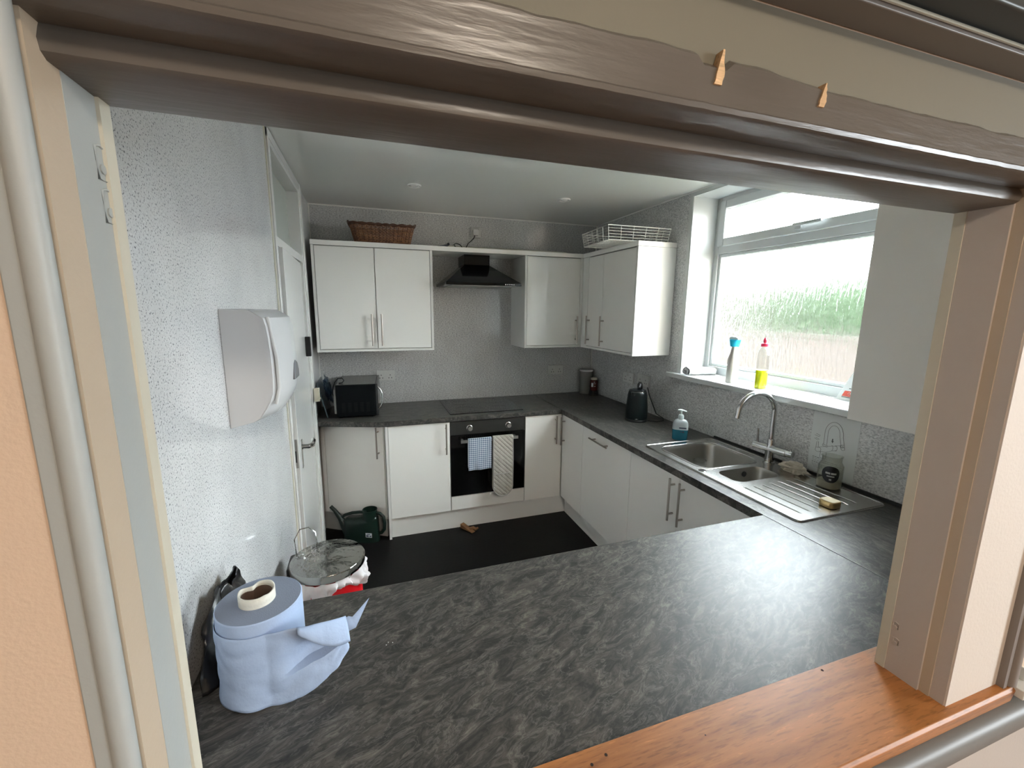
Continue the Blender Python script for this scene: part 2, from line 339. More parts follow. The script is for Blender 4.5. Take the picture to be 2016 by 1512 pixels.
# ------------------------------------------------------------------ serving hatch lining
struct('trim_6', box(BM(), HX0-.03, HX0, YH0-.017, YH0+.001, HZ0, HZ1+.03), cream)
struct('trim_7', box(BM(), HX0-.03, HX0-.003, YH0-.062, YH0-.017, HZ0, HZ1+.03), greyb)
struct('trim_8', box(BM(), HX0-.03, HX0-.0035, YH0-.098, YH0-.062, HZ0, HZ1+.03), beige)
bm = BM(); box(bm, HX0-.030, HX0-.006, YH1-.002, YH0-.098, HZ0, 1.93); cyl(bm, (HX0-.010, YH1+.004, HZ0), (HX0-.010, YH1+.004, 1.93), .0095, seg=20); struct('trim_9', bm, greyb, bev=.002)
struct('trim_10', box(BM(), HX1, HX1+.03, YH0-.017, YH0+.001, HZ0, HZ1+.03), cream)
struct('trim_11', box(BM(), HX1+.002, HX1+.03, YH0-.077, YH0-.017, HZ0, HZ1+.03), taupe)
struct('trim_12', box(BM(), HX1+.007, HX1+.03, YH0-.094, YH0-.077, HZ0, HZ1+.03), beige)
struct('trim_13', box(BM(), HX1+.010, HX1+.03, YH1-.001, YH0-.094, HZ0, 1.93), taupe)
struct('trim_14', box(BM(), HX1+.012, 1.622, YH1-.004, YH1+.01, HZ0, 1.93), offw)
def mark(par, x, y, z, sgn, ht=.028, dp=.014):
    bm = BM(); tube(bm, [(x, y+a, z+b) for a, b in ((-dp/2, -ht/2), (dp/2, -ht/2), (dp/2, ht/2), (0, ht/2+.002), (-dp/2, ht/2))], .0013, 6, closed=True)
    lathe(bm, [(.0001, -.0012), (.0038, -.0012), (.0042, .0012), (.0001, .0012)], (0, 0, 0), 14, Matrix.Translation((x, y+.001, z-.004)) @ Matrix.Rotation(PI/2, 4, 'Y'))
    o = struct('painted_hinge_mark', bm, par[1], par[0]); return o
T7 = bpy.data.objects['trim_7']; T11 = bpy.data.objects['trim_11']
mark((T7, greyb), HX0-.0028, -3.170, 1.829, 1); mark((T7, greyb), HX0-.0028, -3.168, 1.792, 1)
mark((T11, taupe), HX1+.0018, -3.172, 1.036, -1, .012, .010); mark((T11, taupe), HX1+.0018, -3.177, 1.001, -1, .012, .010)
# head of the hatch: stepped brown moulding
prof = [(YH0+.002, HZ1), (YH0-.076, HZ1), (YH0-.082, HZ1+.004), (YH0-.084, HZ1+.012), (YH0-.081, HZ1+.020), (YH0-.079, HZ1+.024),
        (YH1-.006, HZ1+.024), (YH1-.012, HZ1+.027), (YH1-.013, HZ1+.032), (YH1-.010, HZ1+.035), (YH1-.010, 1.955), (YH1-.002, 1.962), (YH1+.002, 1.965), (YH0+.002, 1.965)]
bm = BM(); nseg = 240; rows = []
for i in range(nseg+1):
    x = -.35+(2.35*i/nseg); row = []
    for j, (y, z) in enumerate(prof):
        xx = x
        if j <= 5 or j == len(prof)-1: xx = min(max(x, HX0-.004), HX1+.004)
        dz = 0
        if j in (10, 11): dz = .0025*noise.noise(Vector((x*17, 0, 1)))+.0012*noise.noise(Vector((x*50, 0, 2)))+.010-(.009 if .735 < x < .775 else 0)-.008*max(0, min(1, (x-.82)/.1))
        if j in (7, 8, 9): dz = .0007*noise.noise(Vector((x*40, 3, 1)))
        row.append(bm.verts.new((xx, y, z+dz)))
    rows.append(row)
for A, B in zip(rows, rows[1:]):
    for k in range(len(prof)):
        k2 = (k+1) % len(prof); 
        try: bm.faces.new((A[k], A[k2], B[k2], B[k]))
        except ValueError: pass
bm.faces.new(rows[0]); bm.faces.new(rows[-1][::-1]); bmesh.ops.recalc_face_normals(bm, faces=bm.faces[:])
hd = struct('trim_15', bm, beam, smooth=38)
def splinter(x, z0, z1, wd):
    bm = BM(); rnd = random.Random(int(x*1000)); n = 9; Lp, Rp = [], []
    for k in range(n):
        f = k/(n-1); wv = wd*(.35+.65*math.sin(PI*min(1, .25+f*.8)))*(1-.55*f); c = x+.004*f
        Lp.append((c-wv*rnd.uniform(.35, .62), z0+(z1-z0)*f)); Rp.append((c+wv*rnd.uniform(.35, .62), z0+(z1-z0)*f))
    prism(bm, Lp+Rp[::-1], YH1-.0122, YH1-.002, 'y'); return bm
struct('chipped_patch', splinter(.755, 1.940, 1.974, .012), rawwood, hd, label='bare split wood')
struct('chipped_patch', splinter(.907, 1.940, 1.966, .012), rawwood, hd, label='bare split wood')
struct('trim_16', box(BM(), -1.6, 4.2, YH1-.0015, YH1, 1.96, 2.034), beamt)
bm = BM(); box(bm, -1.6, 4.2, YH1-.038, YH1, 2.036, 2.06); struct('trim_17', bm, P('grey_brown_pelmet', (.17, .155, .145), .4), bev=.002)
bm = BM(); cyl(bm, (-1.6, YH1-.040, 2.043), (4.2, YH1-.040, 2.043), .0022, seg=10); struct('trim_18', bm, P('bright_bead', (.45, .45, .38), .3))
bm = BM(); box(bm, -1.6, 4.2, YH1-.075, YH1, 2.047, 2.30); struct('trim_19', bm, P('dark_shutter_box', (.035, .04, .04), .4), bev=.004)
# wooden hatch sill
bm = BM(); prism(bm, [(-3.118, HZ0), (-3.120, ZT+.001), (YH0, ZT+.001), (YH0, HZ0-.036), (-3.284, HZ0-.036), (-3.288, HZ0-.006), (-3.283, HZ0)], HX0-.14, 1.652, 'x')
hs = struct('trim_20', bm, sillw, bev=.0015)
for i, (x, y) in enumerate(((.723, -3.146), (.755, -3.139), (1.304, -3.128), (.95, -3.165))):
    struct('nail_hole', cyl(BM(), (x, y, HZ0-.0005), (x, y, HZ0+.0003), (.0028 if i != 3 else .0014), seg=14), P('hole_dark%d' % i, (.02, .01, .006), .9), hs)
bm = BM(); prism(bm, [(YH1, .8875), (-3.286, .8875), (-3.298, .884), (-3.305, .874), (-3.3065, .860), (-3.304, .842), (-3.296, .820), (-3.284, .806), (YH1, .804)], -1.6, 4.2, 'x')
struct('trim_21', bm, rail, smooth=60)
struct('trim_22', box(BM(), -1.6, 4.2, YH1-.003, YH1, 0, .815), taupe)
bm = BM(); box(bm, 1.622, 1.634, YH1-.016, YH1, .925, 2.036); cyl(bm, (1.648, YH1-.010, .928), (1.648, YH1-.010, 2.036), .014, seg=20); struct('trim_23', bm, P('grey_brown_jamb', (.20, .175, .16), .4))
struct('trim_24', box(BM(), 1.662, 1.70, YH1-.004, YH1, .93, 2.036), P('dark_gap', (.03, .03, .03), .6))
bm = BM(); box(bm, 1.652, 1.82, YH1-.036, YH1-.001, .905, .926); box(bm, 1.688, 1.694, YH1-.02, YH1-.001, .926, .955); struct('trim_25', bm, P('painted_white_ledge', (.66, .66, .63), .5), bev=.002)
# ------------------------------------------------------------------ hall behind the camera
hallw = P('hall_wall_paint', (.60, .53, .45), .7)
struct('floor_hall', box(BM(), -1.7, 4.3, -8.2, YH1, -.1, 0), woodmat('hall_floor_wood', (.30, .17, .09), (.18, .09, .045), .35))
struct('ceiling_hall', box(BM(), -1.7, 4.3, -8.2, YH1, 2.6, 2.7), P('hall_ceiling_paint', (.62, .60, .56), .8))
bm = BM(); box(bm, -1.7, -1.6, -8.2, YH1, 0, 2.6); struct('wall_hall_left', bm, hallw)
bm = BM(); box(bm, 4.2, 4.3, -8.2, -6.3, 0, 2.6); box(bm, 4.2, 4.3, -4.9, YH1, 0, 2.6); box(bm, 4.2, 4.3, -6.3, -4.9, 0, .9); box(bm, 4.2, 4.3, -6.3, -4.9, 2.2, 2.6); struct('wall_hall_right', bm, hallw)
bm = BM(); box(bm, -1.6, 4.2, -8.2, -8.1, 0, 2.6)
struct('wall_hall_rear', bm, hallw)
# unseen warm hall lamp, added to brighten the hatch faces and kitchen doors
hl = thing('hall_fill_lamp', 'added round opal fill lamp, unseen, on the hall ceiling', 'lamp', (.9, -5.0, 2.6))
obj('lamp_base', cyl(BM(), (.9, -5.0, 2.58), (.9, -5.0, 2.6), .12), white, hl)
em = P('fill_lamp_shade', (.8, .75, .65), .4, Emission_Color=(1, .87, .72, 1), Emission_Strength=20.0)
obj('lamp_shade', lathe(BM(), [(.001, -.12), (.09, -.11), (.15, -.07), (.165, -.03), (.16, -.02), (.001, -.02)], (.9, -5.0, 2.6)), em, hl)
# ------------------------------------------------------------------ outside
struct('ground', box(BM(), 2.73, 22, -12, 8, -.25, -.15), P('lawn', (.02, .03, .011), .9))
bm = BM()
m = P('brick_fence', (.1, .06, .05), .85); co = coords(m); bt = N(m, 'ShaderNodeTexBrick', Scale=4.4); mp = N(m, 'ShaderNodeMapping'); mp.inputs['Rotation'].default_value = (PI/2, 0, PI/2)
L(m, co, mp.inputs[0]); L(m, mp.outputs[0], bt.inputs['Vector']); bt.inputs['Color1'].default_value = (.038, .026, .019, 1); bt.inputs['Color2'].default_value = (.032, .023, .018, 1); bt.inputs['Mortar'].default_value = (.044, .040, .036, 1); L(m, bt.outputs[0], bsdf(m).inputs['Base Color'])
box(bm, 7.0, 7.22, -6, 8, -.15, 1.30); box(bm, 6.97, 7.25, -6, 8, 1.30, 1.36)
tag(obj('garden_wall', bm, m), 'low brick garden wall outside behind the rippled kitchen window', 'wall')
def hedge(name, y0, y1, x0, x1, z0, z1, n, mat, label):
    bm = BM(); rnd = random.Random(name)
    for i in range(n):
        a = Vector((rnd.uniform(x0, x1), rnd.uniform(y0, y1), rnd.uniform(z0, z1)))
        if a.z > z1-.3*(.5+.5*noise.noise(a*1.3))*1.0 and rnd.random() < .6: continue
        s = rnd.uniform(.05, .10); u = Vector((rnd.gauss(0, 1), rnd.gauss(0, 1), rnd.gauss(0, 1))).normalized(); v = u.orthogonal().normalized()
        q = [bm.verts.new(a+u*s), bm.verts.new(a+v*s*.5), bm.verts.new(a-u*s), bm.verts.new(a-v*s*.5)]; bm.faces.new(q)
    box(bm, x0+.2, x1-.1, y0, y1, -.15, z1-.35)
    o = obj(name, bm, mat, flat=True); return tag(o, label, 'hedge')
hedge('hedge', -1.5, 2.3, 7.3, 8.3, 1.3, 2.55, 6500, P('hedge_leaves', (.016, .036, .010), .6, var=(3, (.028, .055, .017))), 'green leafy hedge above the garden wall outside the window')
hedge('shrub', 2.42, 6.5, 7.3, 8.3, 1.3, 2.5, 6500, P('shrub_leaves', (.040, .046, .024), .6, var=(3, (.06, .06, .037))), 'yellowish shrub row left of the green hedge outside the window')
# ------------------------------------------------------------------ worktops
bm = BM()
prism(bm, [(0, -.001), (0, -.492), (.425, -.640), (1.836, -.640), (1.836, -.001)], ZT-TT, ZT)
tag(obj('worktop', bm, worktop_y, bev=.006), 'dark stone effect worktop along the back wall under the hob', 'worktop', None)
bm = BM()
BX0, BX1, BY0, BY1 = 1.952, 2.338, -2.262, -1.685     # hole under the two bowls
box(bm, 1.836, W-.001, BY1, -.001, ZT-TT, ZT); box(bm, 1.836, BX0, BY0, BY1, ZT-TT, ZT); box(bm, BX1, W-.001, BY0, BY1, ZT-TT, ZT); box(bm, 1.836, W-.001, -3.147, BY0, ZT-TT, ZT)
tag(obj('worktop', bm, worktop_x), 'dark stone effect worktop with the inset sink below the window', 'worktop', None)
bm = BM(); prism(bm, [(.001, -2.5115), (.001, -3.147), (1.8345, -3.147), (1.8345, -2.5115)], ZT-TT, ZT)
tag(obj('worktop', bm, worktop_p, bev=.004), 'wide dark stone effect peninsula worktop directly behind the serving hatch', 'worktop', None)
bm = BM(); box(bm, 1.8345, 1.836, -3.147, -2.5115, ZT-.01, ZT+.0006); struct('trim_26', bm, P('joint_strip', (.30, .30, .29), .3))
bm = BM(); box(bm, W-.010, W-.001, -3.14, -1.62, ZT, ZT+.012); struct('trim_27', bm, P('dark_seal', (.02, .02, .02), .5))
# ------------------------------------------------------------------ cabinets
def handle(parent, c, axis, out, ln=.232):
    """bar handle: c centre of bar, axis along bar, out outward vector"""
    bm = BM(); c = Vector(c); a = Vector(axis); o = Vector(out); 
    cyl(bm, c-a*ln/2, c+a*ln/2, .006, seg=14)
    for s in (-1, 1): cyl(bm, c+a*s*(ln/2-.036), c+a*s*(ln/2-.036)-o*.032, .0052, seg=10)
    return obj('handle', bm, steel, parent)
def cabinet(name, label, body, cat='cabinet', loc=(0, 0, 0), group=None):
    t = thing(name, label, cat, loc, group); bm = BM()
    for b in body: box(bm, *b)
    if body: obj('cabinet_body', bm, cabm, t, bev=.001)
    return t
def door(t, b, hc, axis='z', out=(0, -1, 0), name='door', ln=.232):
    bm = BM(); box(bm, *b); d = obj(name, bm, cab, t, bev=.0018)
    if hc: handle(d, hc, {'z': (0, 0, 1), 'y': (0, 1, 0), 'x': (1, 0, 0)}[axis], out, ln)
    return d
G = .0015
# wall cabinets
t = cabinet('wall_cabinet', 'white double-door wall cabinet left of the cooker hood, above the microwave', [(.034, .052, -.357, 0, 1.386, 2.131), (.848, .866, -.357, 0, 1.386, 2.131), (.052, .848, -.357, 0, 1.386, 1.403), (.052, .848, -.335, 0, 1.403, 2.131)], loc=(.45, -.17, 1.386))
door(t, (.0555, .4475, -.357, -.337, 1.4075, 2.126), (.415, -.389, 1.545)); door(t, (.4525, .8445, -.357, -.337, 1.4075, 2.126), (.483, -.389, 1.545))
t = cabinet('wall_cabinet', 'white single-door wall cabinet between the cooker hood and the corner', [(1.61, 1.628, -.357, 0, 1.386, 2.131), (1.628, 2.133, -.357, 0, 1.386, 1.403), (1.628, WB, -.335, 0, 1.403, 2.131), (2.108, 2.133, -.357, -.335, 1.403, 2.131)], loc=(1.9, -.17, 1.386))
door(t, (1.630, 2.106, -.357, -.337, 1.4075, 2.126), (2.077, -.389, 1.535))
t = cabinet('wall_cabinet', 'white two-door wall cabinet on the right wall beside the window, wire basket on top', [(2.133, WB, -1.132, -1.114, 1.386, 2.131), (2.133, WB, -1.114, -.358, 1.386, 1.403), (2.155, WB, -1.114, -.358, 1.403, 2.131), (2.133, 2.155, -.455, -.358, 1.403, 2.131)], loc=(2.3, -.75, 1.386))
door(t, (2.133, 2.153, -.690, -.458, 1.4075, 2.126), (2.101, -.497, 1.54), out=(-1, 0, 0)); door(t, (2.133, 2.153, -1.112, -.692, 1.4075, 2.126), (2.101, -.722, 1.54), out=(-1, 0, 0))
t = thing('cornice', 'white L-shaped top board running over the wall cabinets and hood gap', 'board', (1.2, -.18, 2.131))
bm = BM(); prism(bm, [(.032, -.001), (.032, -.360), (2.130, -.360), (2.130, -1.135), (WB, -1.135), (WB, -.001)], 2.132, 2.166); obj('board', bm, cab, t, bev=.002)
bm = BM(); box(bm, 1.02, 2.10, -.09, -.012, 2.1665, 2.212); prism(bm, [(1.02, 2.1665), (1.02, 2.212), (.985, 2.19), (.97, 2.1665)], -.09, -.012, 'y'); tag(obj('duct', bm, P('ivory_duct', (.58, .57, .47), .4), bev=.006), 'flat ivory ventilation duct lying on the cornice along the back wall', 'duct')
t = cabinet('wall_cabinet', 'plain grey-white wall cabinet right of the window, beside the hatch post', [(2.149, WB, -3.13, -2.577, 1.297, 2.20)], loc=(2.3, -2.85, 1.297))
door(t, (2.129, 2.148, -3.13, -2.577, 1.297, 2.20), None)
# back run base units
ZB = ZT-TT-.001
t = thing('corner_cabinet', 'white angled base cabinet behind the watering can, left end', 'cabinet', (.2, -.2, 0))
bm = BM(); prism(bm, [(.001, -.001), (.001, -.292), (.464, -.572), (.464, -.001)], .14, ZB); obj('cabinet_body', bm, cabm, t)
dv = Vector((.463, -.28)).normalized(); nn = Vector((-dv.y, dv.x))*-1
def aprism(a, b, z0, z1, th=.018):
    p0 = Vector((.001, -.293))+dv*a; p1 = Vector((.001, -.293))+dv*b; n2 = Vector((dv.y, -dv.x))
    return [(p0.x, p0.y), (p1.x, p1.y), (p1.x+n2.x*th, p1.y+n2.y*th), (p0.x+n2.x*th, p0.y+n2.y*th)]
n2 = Vector((dv.y, -dv.x))
bm = BM(); prism(bm, aprism(.022, .052, 0, 0), .158, ZB-.004); obj('filler_panel', bm, cab, t, bev=.001)
bm = BM(); prism(bm, aprism(.055, .535, 0, 0), .158, ZB-.004); d = obj('door', bm, cab, t, bev=.0015)
hc = Vector((.001, -.293))+dv*.50+n2*.05; handle(d, (hc.x, hc.y, .745), (0, 0, 1), (n2.x, n2.y, 0))
bm = BM(); prism(bm, aprism(-.0, .53, 0, 0, -.016), .0, .139); obj('plinth', bm, P('grey_plinth', (.40, .39, .37), .4), t)
t = cabinet('base_cabinet', 'white single-door base cabinet left of the oven', [(.466, .484, -.625, 0, 0, ZB), (.484, .9315, -.598, 0, .14, ZB)], loc=(.7, -.3, 0))
door(t, (.4865, .9295, -.618, -.600, .160, ZB-.005), (.899, -.650, .745))
t = cabinet('oven_housing', 'white oven housing with a drawer front below the built-in oven', [(.9325, .9425, -.598, 0, .14, ZB), (1.522, 1.5315, -.598, 0, .14, ZB), (.9425, 1.522, -.598, 0, .14, .27)], loc=(1.23, -.3, 0))
door(t, (.9345, 1.530, -.618, -.600, .162, .272), None, name='drawer_front')
t = cabinet('base_cabinet', 'white narrow single-door base cabinet right of the oven', [(1.533, 1.875, -.598, 0, .14, ZB)], loc=(1.7, -.3, 0))
door(t, (1.5345, 1.851, -.618, -.600, .160, ZB-.005), (1.794, -.650, .745))
t = cabinet('base_cabinet', 'white narrow corner base cabinet left of the dishwasher', [(1.876, WB, -.972, -.60, .14, ZB)], loc=(2.1, -.8, 0))
door(t, (1.856, 1.875, -.9715, -.622, .160, ZB-.005), (1.824, -.669, .738), out=(-1, 0, 0))
t = cabinet('dishwasher', 'integrated dishwasher with white front and horizontal bar handle', [(1.876, WB, -1.583, -.975, .14, ZB)], 'dishwasher', (2.1, -1.28, 0))
door(t, (1.856, 1.875, -1.5825, -.9745, .160, ZB-.005), (1.824, -1.236, .815), 'y', (-1, 0, 0), 'front_panel')
t = cabinet('base_cabinet', 'white two-door base cabinet under the sink', [(1.876, WB, -1.604, -1.587, .14, ZB), (1.876, WB, -2.452, -2.436, .14, ZB), (1.876, WB, -2.436, -1.604, .14, .158), (2.42, WB, -2.436, -1.604, .158, ZB)], loc=(2.1, -2.0, 0))
door(t, (1.856, 1.875, -2.0135, -1.5865, .160, ZB-.005), (1.824, -1.978, .738), out=(-1, 0, 0)); door(t, (1.856, 1.875, -2.4505, -2.0165, .160, ZB-.005), (1.824, -2.051, .738), out=(-1, 0, 0))
t = cabinet('peninsula_cabinet', 'white base cabinet run carrying the peninsula worktop', [(.002, 1.853, -3.14, -2.56, .14, ZB), (1.876, WB, -3.14, -2.456, .14, ZB)], loc=(.9, -2.85, 0))
for a in range(3): door(t, (.004+a*.616, .004+a*.616+.613, -2.559, -2.541, .160, ZB-.005), (.06+a*.616, -2.509, .745), out=(0, 1, 0))
obj('plinth', box(BM(), .002, 1.91, -2.60, -2.585, 0, .139), cabm, t)
t = thing('plinth', 'white L-shaped kickboard below the back and right-hand base cabinets', 'plinth', (1.2, -.59, 0))
bm = BM(); box(bm, .486, 1.925, -.592, -.576, 0, .139); box(bm, 1.91, 1.926, -2.58, -.592, 0, .139); obj('kickboard', bm, cabm, t)
# ------------------------------------------------------------------ oven
t = thing('oven', 'built-in black glass oven with steel control strip, tea towel on its rail', 'oven', (1.23, -.3, .272))
obj('oven_body', box(BM(), .944, 1.520, -.60, -.06, .276, ZB-.004), blackm, t)
obj('control_panel', box(BM(), .9345, 1.530, -.622, -.601, .764, ZB-.005), ovpanel, t, bev=.002)
obj('oven_door', box(BM(), .9345, 1.530, -.622, -.601, .277, .760), bglass, t, bev=.002)
for x in (1.081, 1.390):
    k = obj('control_knob', lathe(BM(), [(.001, .026), (.017, .026), (.019, .022), (.020, .002), (.024, 0), (.001, 0)], (0, 0, 0), 28, Matrix.Translation((x, -.622, .813)) @ Matrix.Rotation(PI/2, 4, 'X')), P('spun_knob', (.75, .75, .73), .25, 1), t)
obj('indicator_lamp', cyl(BM(), (1.437, -.6235, .816), (1.437, -.621, .816), .003, seg=12), blackm, t)
bm = BM(); box(bm, 1.003, 1.455, -.676, -.668, .712, .736)
for x in (1.02, 1.438): box(bm, x-.008, x+.008, -.669, -.621, .716, .732)
obj('door_handle', bm, P('rail_steel', (.5, .5, .49), .3, 1), t, bev=.002)
# towel and double oven glove hanging over the rail
def hang(x0, x1, zt, zb, thick, out, roundb=False, wav=.004, seed=0):
    bm = BM(); nu, nv = 26, 60; xc = (x0+x1)/2
    for side in (0, 1):
        pass
    Lf = zt-zb; Lb = Lf*.93; tot = Lf+Lb+.03
    def fn(u, v):
        s = v*tot; x = x0+(x1-x0)*u
        if s < Lf: y = out; z = zb+s; fr = 1
        elif s < Lf+.03: a = (s-Lf)/.03*PI; y = out+(1-math.cos(a))*.010; z = zt+.006*math.sin(a); fr = 0
        else: y = out+.020; z = zt-(s-Lf-.03); fr = -1
        dep = min(1, abs(zt-z)*6)
        y += wav*dep*noise.noise(Vector((x*28, z*7, seed)))*(1 if fr > 0 else .6)-(.001*dep if fr > 0 else 0)
        if roundb:
            e = (zb+.075)-z
            if fr != 0 and e > 0:
                hw = (x1-x0)/2; sc = math.sqrt(max(.02, 1-(e/.078)**2)); x = xc+(x-xc)*sc
        else: z += .004*noise.noise(Vector((x*15, 2, seed))) if s < .05 else 0
        return (x, y, z)
    grid(bm, nu, nv, fn); return bm
tm = checkmat('blue_check_cloth', (.62, .68, .76), (.07, .11, .20), .0155)
tw = obj('tea_towel', hang(1.056, 1.237, .738, .497, .003, -.684, wav=.008, seed=3), tm, solid=.005)
tag(tw, 'blue and white checked tea towel hanging on the oven rail', 'towel')
gm = P('quilted_oatmeal_cloth', (.50, .48, .42), .9, var=(160, (.40, .38, .33)))
co = coords(gm); sx = N(gm, 'ShaderNodeSeparateXYZ'); L(gm, co, sx.inputs[0]); ad = N(gm, 'ShaderNodeMath'); ad.operation = 'ADD'; L(gm, sx.outputs['X'], ad.inputs[0]); L(gm, sx.outputs['Z'], ad.inputs[1])
ml = N(gm, 'ShaderNodeMath'); ml.operation = 'MULTIPLY'; ml.inputs[1].default_value = 92; L(gm, ad.outputs[0], ml.inputs[0]); sn = N(gm, 'ShaderNodeMath'); sn.operation = 'SINE'; L(gm, ml.outputs[0], sn.inputs[0])
ab = N(gm, 'ShaderNodeMath'); ab.operation = 'ABSOLUTE'; L(gm, sn.outputs[0], ab.inputs[0]); pw = N(gm, 'ShaderNodeMath'); pw.operation = 'POWER'; pw.inputs[1].default_value = .35; L(gm, ab.outputs[0], pw.inputs[0])
bp = N(gm, 'ShaderNodeBump', Strength=.9, Distance=.006); L(gm, pw.outputs[0], bp.inputs['Height']); L(gm, bp.outputs[0], bsdf(gm).inputs['Normal'])
t = thing('oven_glove', 'quilted oatmeal double oven glove hanging on the oven rail', 'oven glove', (1.327, -.69, .27))
obj('glove_body', hang(1.247, 1.408, .741, .268, .01, -.688, True, .004, 8), gm, t, solid=.014)
bm = BM(); pts = [(1.405, -.694, .735), (1.407, -.697, .55), (1.405, -.697, .36)]+[(1.3275+.078*math.cos(a), -.697, .345-.078*math.sin(a)) for a in [i*PI/12 for i in range(13)]]+[(1.249, -.697, .40), (1.248, -.697, .58), (1.249, -.694, .735)]
tube(bm, pts, .004, 8); tube(bm, [(1.25, -.698, .447), (1.33, -.699, .450), (1.405, -.698, .452)], .0035, 8); obj('binding', bm, P('glove_binding', (.42, .41, .38), .8), t)
# hob
t = thing('hob', 'black glass hob set into the worktop above the oven', 'hob', (1.235, -.31, ZT))
bm = BM(); prism(bm, rrect(1.2375, -.315, .588, .515, .006), ZT+.0003, ZT+.006); obj('glass_top', bm, bglass, t, bev=.001)
for x, y, r in ((1.09, -.20, .07), (1.09, -.45, .09), (1.37, -.19, .09), (1.36, -.45, .07)):
    bm = BM(); tube(bm, [(x+r*math.cos(a*PI/24), y+r*math.sin(a*PI/24), ZT+.0062) for a in range(48)], .0006, 4, closed=True); obj('cooking_zone_ring', bm, P('zone_print', (.05, .05, .05), .3), t)
# ------------------------------------------------------------------ cooker hood
t = thing('cooker_hood', 'black chimney cooker hood between the wall cabinets', 'hood', (1.24, -.25, 1.88))
bm = BM(); HXa, HXb, HYf = .945, 1.535, -.485
lo = [(HXa, -.002), (HXb, -.002), (HXb, HYf), (HXa, HYf)]; hi = [(1.135, -.002), (1.345, -.002), (1.345, -.24), (1.135, -.24)]
A = [bm.verts.new((*p, 1.900)) for p in lo]; B = [bm.verts.new((*p, 2.050)) for p in hi]
for i in range(4): bm.faces.new((A[i], A[(i+1) % 4], B[(i+1) % 4], B[i]))
bm.faces.new(A[::-1]); bm.faces.new(B); bmesh.ops.recalc_face_normals(bm, faces=bm.faces[:]); obj('canopy', bm, blackg, t, bev=.002)
bm = BM(); box(bm, HXa, HXb, HYf, -.002, 1.880, 1.900); obj('rim', bm, blackg, t, bev=.002)
obj('chimney', box(BM(), 1.135, 1.345, -.24, -.002, 2.050, 2.130), blackg, t, bev=.002)
obj('grease_filter', box(BM(), HXa+.05, HXb-.05, HYf+.03, -.05, 1.876, 1.881), P('filter_grey', (.35, .35, .34), .4, .8), t)
bsil = P('button_silver', (.85, .85, .85), .3)
for i in range(5):
    x = 1.405+i*.0165; obj('push_button', cyl(BM(), (x, HYf-.004, 1.890), (x, HYf+.001, 1.890), .0042, seg=12), bsil, t)
# ------------------------------------------------------------------ sink
t = thing('sink', 'stainless steel one and a half bowl inset sink with ridged drainer', 'sink', (2.16, -2.12, ZT))
SX0, SX1, SY0, SY1 = 1.908, 2.400, -2.606, -1.640
bowls = [(1.968, 2.328, -2.052, -1.705, .055, .16), (1.990, 2.268, -2.243, -2.100, .045, .10)]
bm = BM(); z1 = ZT+.0045
outer = [bm.verts.new((x, y, z1)) for x, y in rrect((SX0+SX1)/2, (SY0+SY1)/2, SX1-SX0, SY1-SY0, .022, 6)]
es = [bm.edges.new((outer[i], outer[(i+1) % len(outer)])) for i in range(len(outer))]
rims = []
for (a, b, c, d, r, dep) in bowls:
    vs = [bm.verts.new((x, y, z1)) for x, y in rrect((a+b)/2, (c+d)/2, b-a, d-c, r, 8)]; rims.append(vs)
    es += [bm.edges.new((vs[i], vs[(i+1) % len(vs)])) for i in range(len(vs))]
bmesh.ops.triangle_fill(bm, use_beauty=True, use_dissolve=False, edges=es)
skirt = [bm.verts.new((v.co.x+(.004 if v.co.x > 2.15 else -.004)*.6, v.co.y+(.004 if v.co.y > -2.1 else -.004)*.6, ZT+.0005)) for v in outer]
for i in range(len(outer)): j = (i+1) % len(outer); bm.faces.new((outer[i], outer[j], skirt[j], skirt[i]))
bmesh.ops.recalc_face_normals(bm, faces=bm.faces[:]); obj('drainer_plate', bm, sinkm, t, smooth=30)
for vi, (a, b, c, d, r, dep) in enumerate(bowls):
    bm = BM(); cx, cy = (a+b)/2, (c+d)/2; lv = [(1.0, 0, 0), (.985, -.006, 0), (.97, -.02, 0), (.94, -dep+.03, 0), (.90, -dep+.008, 0), (.82, -dep, 0)]
    rings = []
    for s, z, _ in lv: rings.append([bm.verts.new((cx+(x-cx)*s, cy+(y-cy)*s, z1+z)) for x, y in rrect(cx, cy, b-a, d-c, r, 8)])
    for A, B in zip(rings, rings[1:]):
        for k in range(len(A)): k2 = (k+1) % len(A); bm.faces.new((A[k], B[k], B[k2], A[k2]))
    bm.faces.new(rings[-1]); bw = obj('bowl', bm, bowlm, t, smooth=60, label=['large main bowl', 'small half bowl'][vi])
    obj('drain', cyl(BM(), (cx, cy, z1-dep-.001), (cx, cy, z1-dep+.002), .04 if vi == 0 else .03), chrome, bw)
    bm = BM(); rr = rrect(cx, cy, b-a+.026, d-c+.026, r+.013, 8); tube(bm, [(x, y, z1+.0005) for x, y in rr], .0022, 6, closed=True)
    if vi == 0: obj('raised_rim', bm, sinkm, bw)
    else: bm.free()
bm = BM(); tube(bm, [(x, y, z1) for x, y in rrect((SX0+SX1)/2, (SY0+SY1)/2, SX1-SX0-.004, SY1-SY0-.004, .022, 6)], .0028, 6, closed=True); obj('edge_bead', bm, sinkm, t)
for i in range(7):
    x = 1.975+i*.052; ya = -2.285-(0 if i > 0 else 0); 
    bm = BM(); tube(bm, [(x, ya, z1-.001), (x, ya-.015, z1+.0018), (x+.006, -2.545, z1+.0018), (x+.008, -2.56, z1-.001)], .0017, 8); obj('drainer_rib', bm, sinkm, t)
obj('overflow', cyl(BM(), (2.175, -2.1025, ZT-.028), (2.175, -2.107, ZT-.028), .014), blackm, t)
obj('waste_control', lathe(BM(), [(.001, .003), (.017, .003), (.019, .001), (.019, 0)], (1.941, -2.068, z1)), chrome, t)
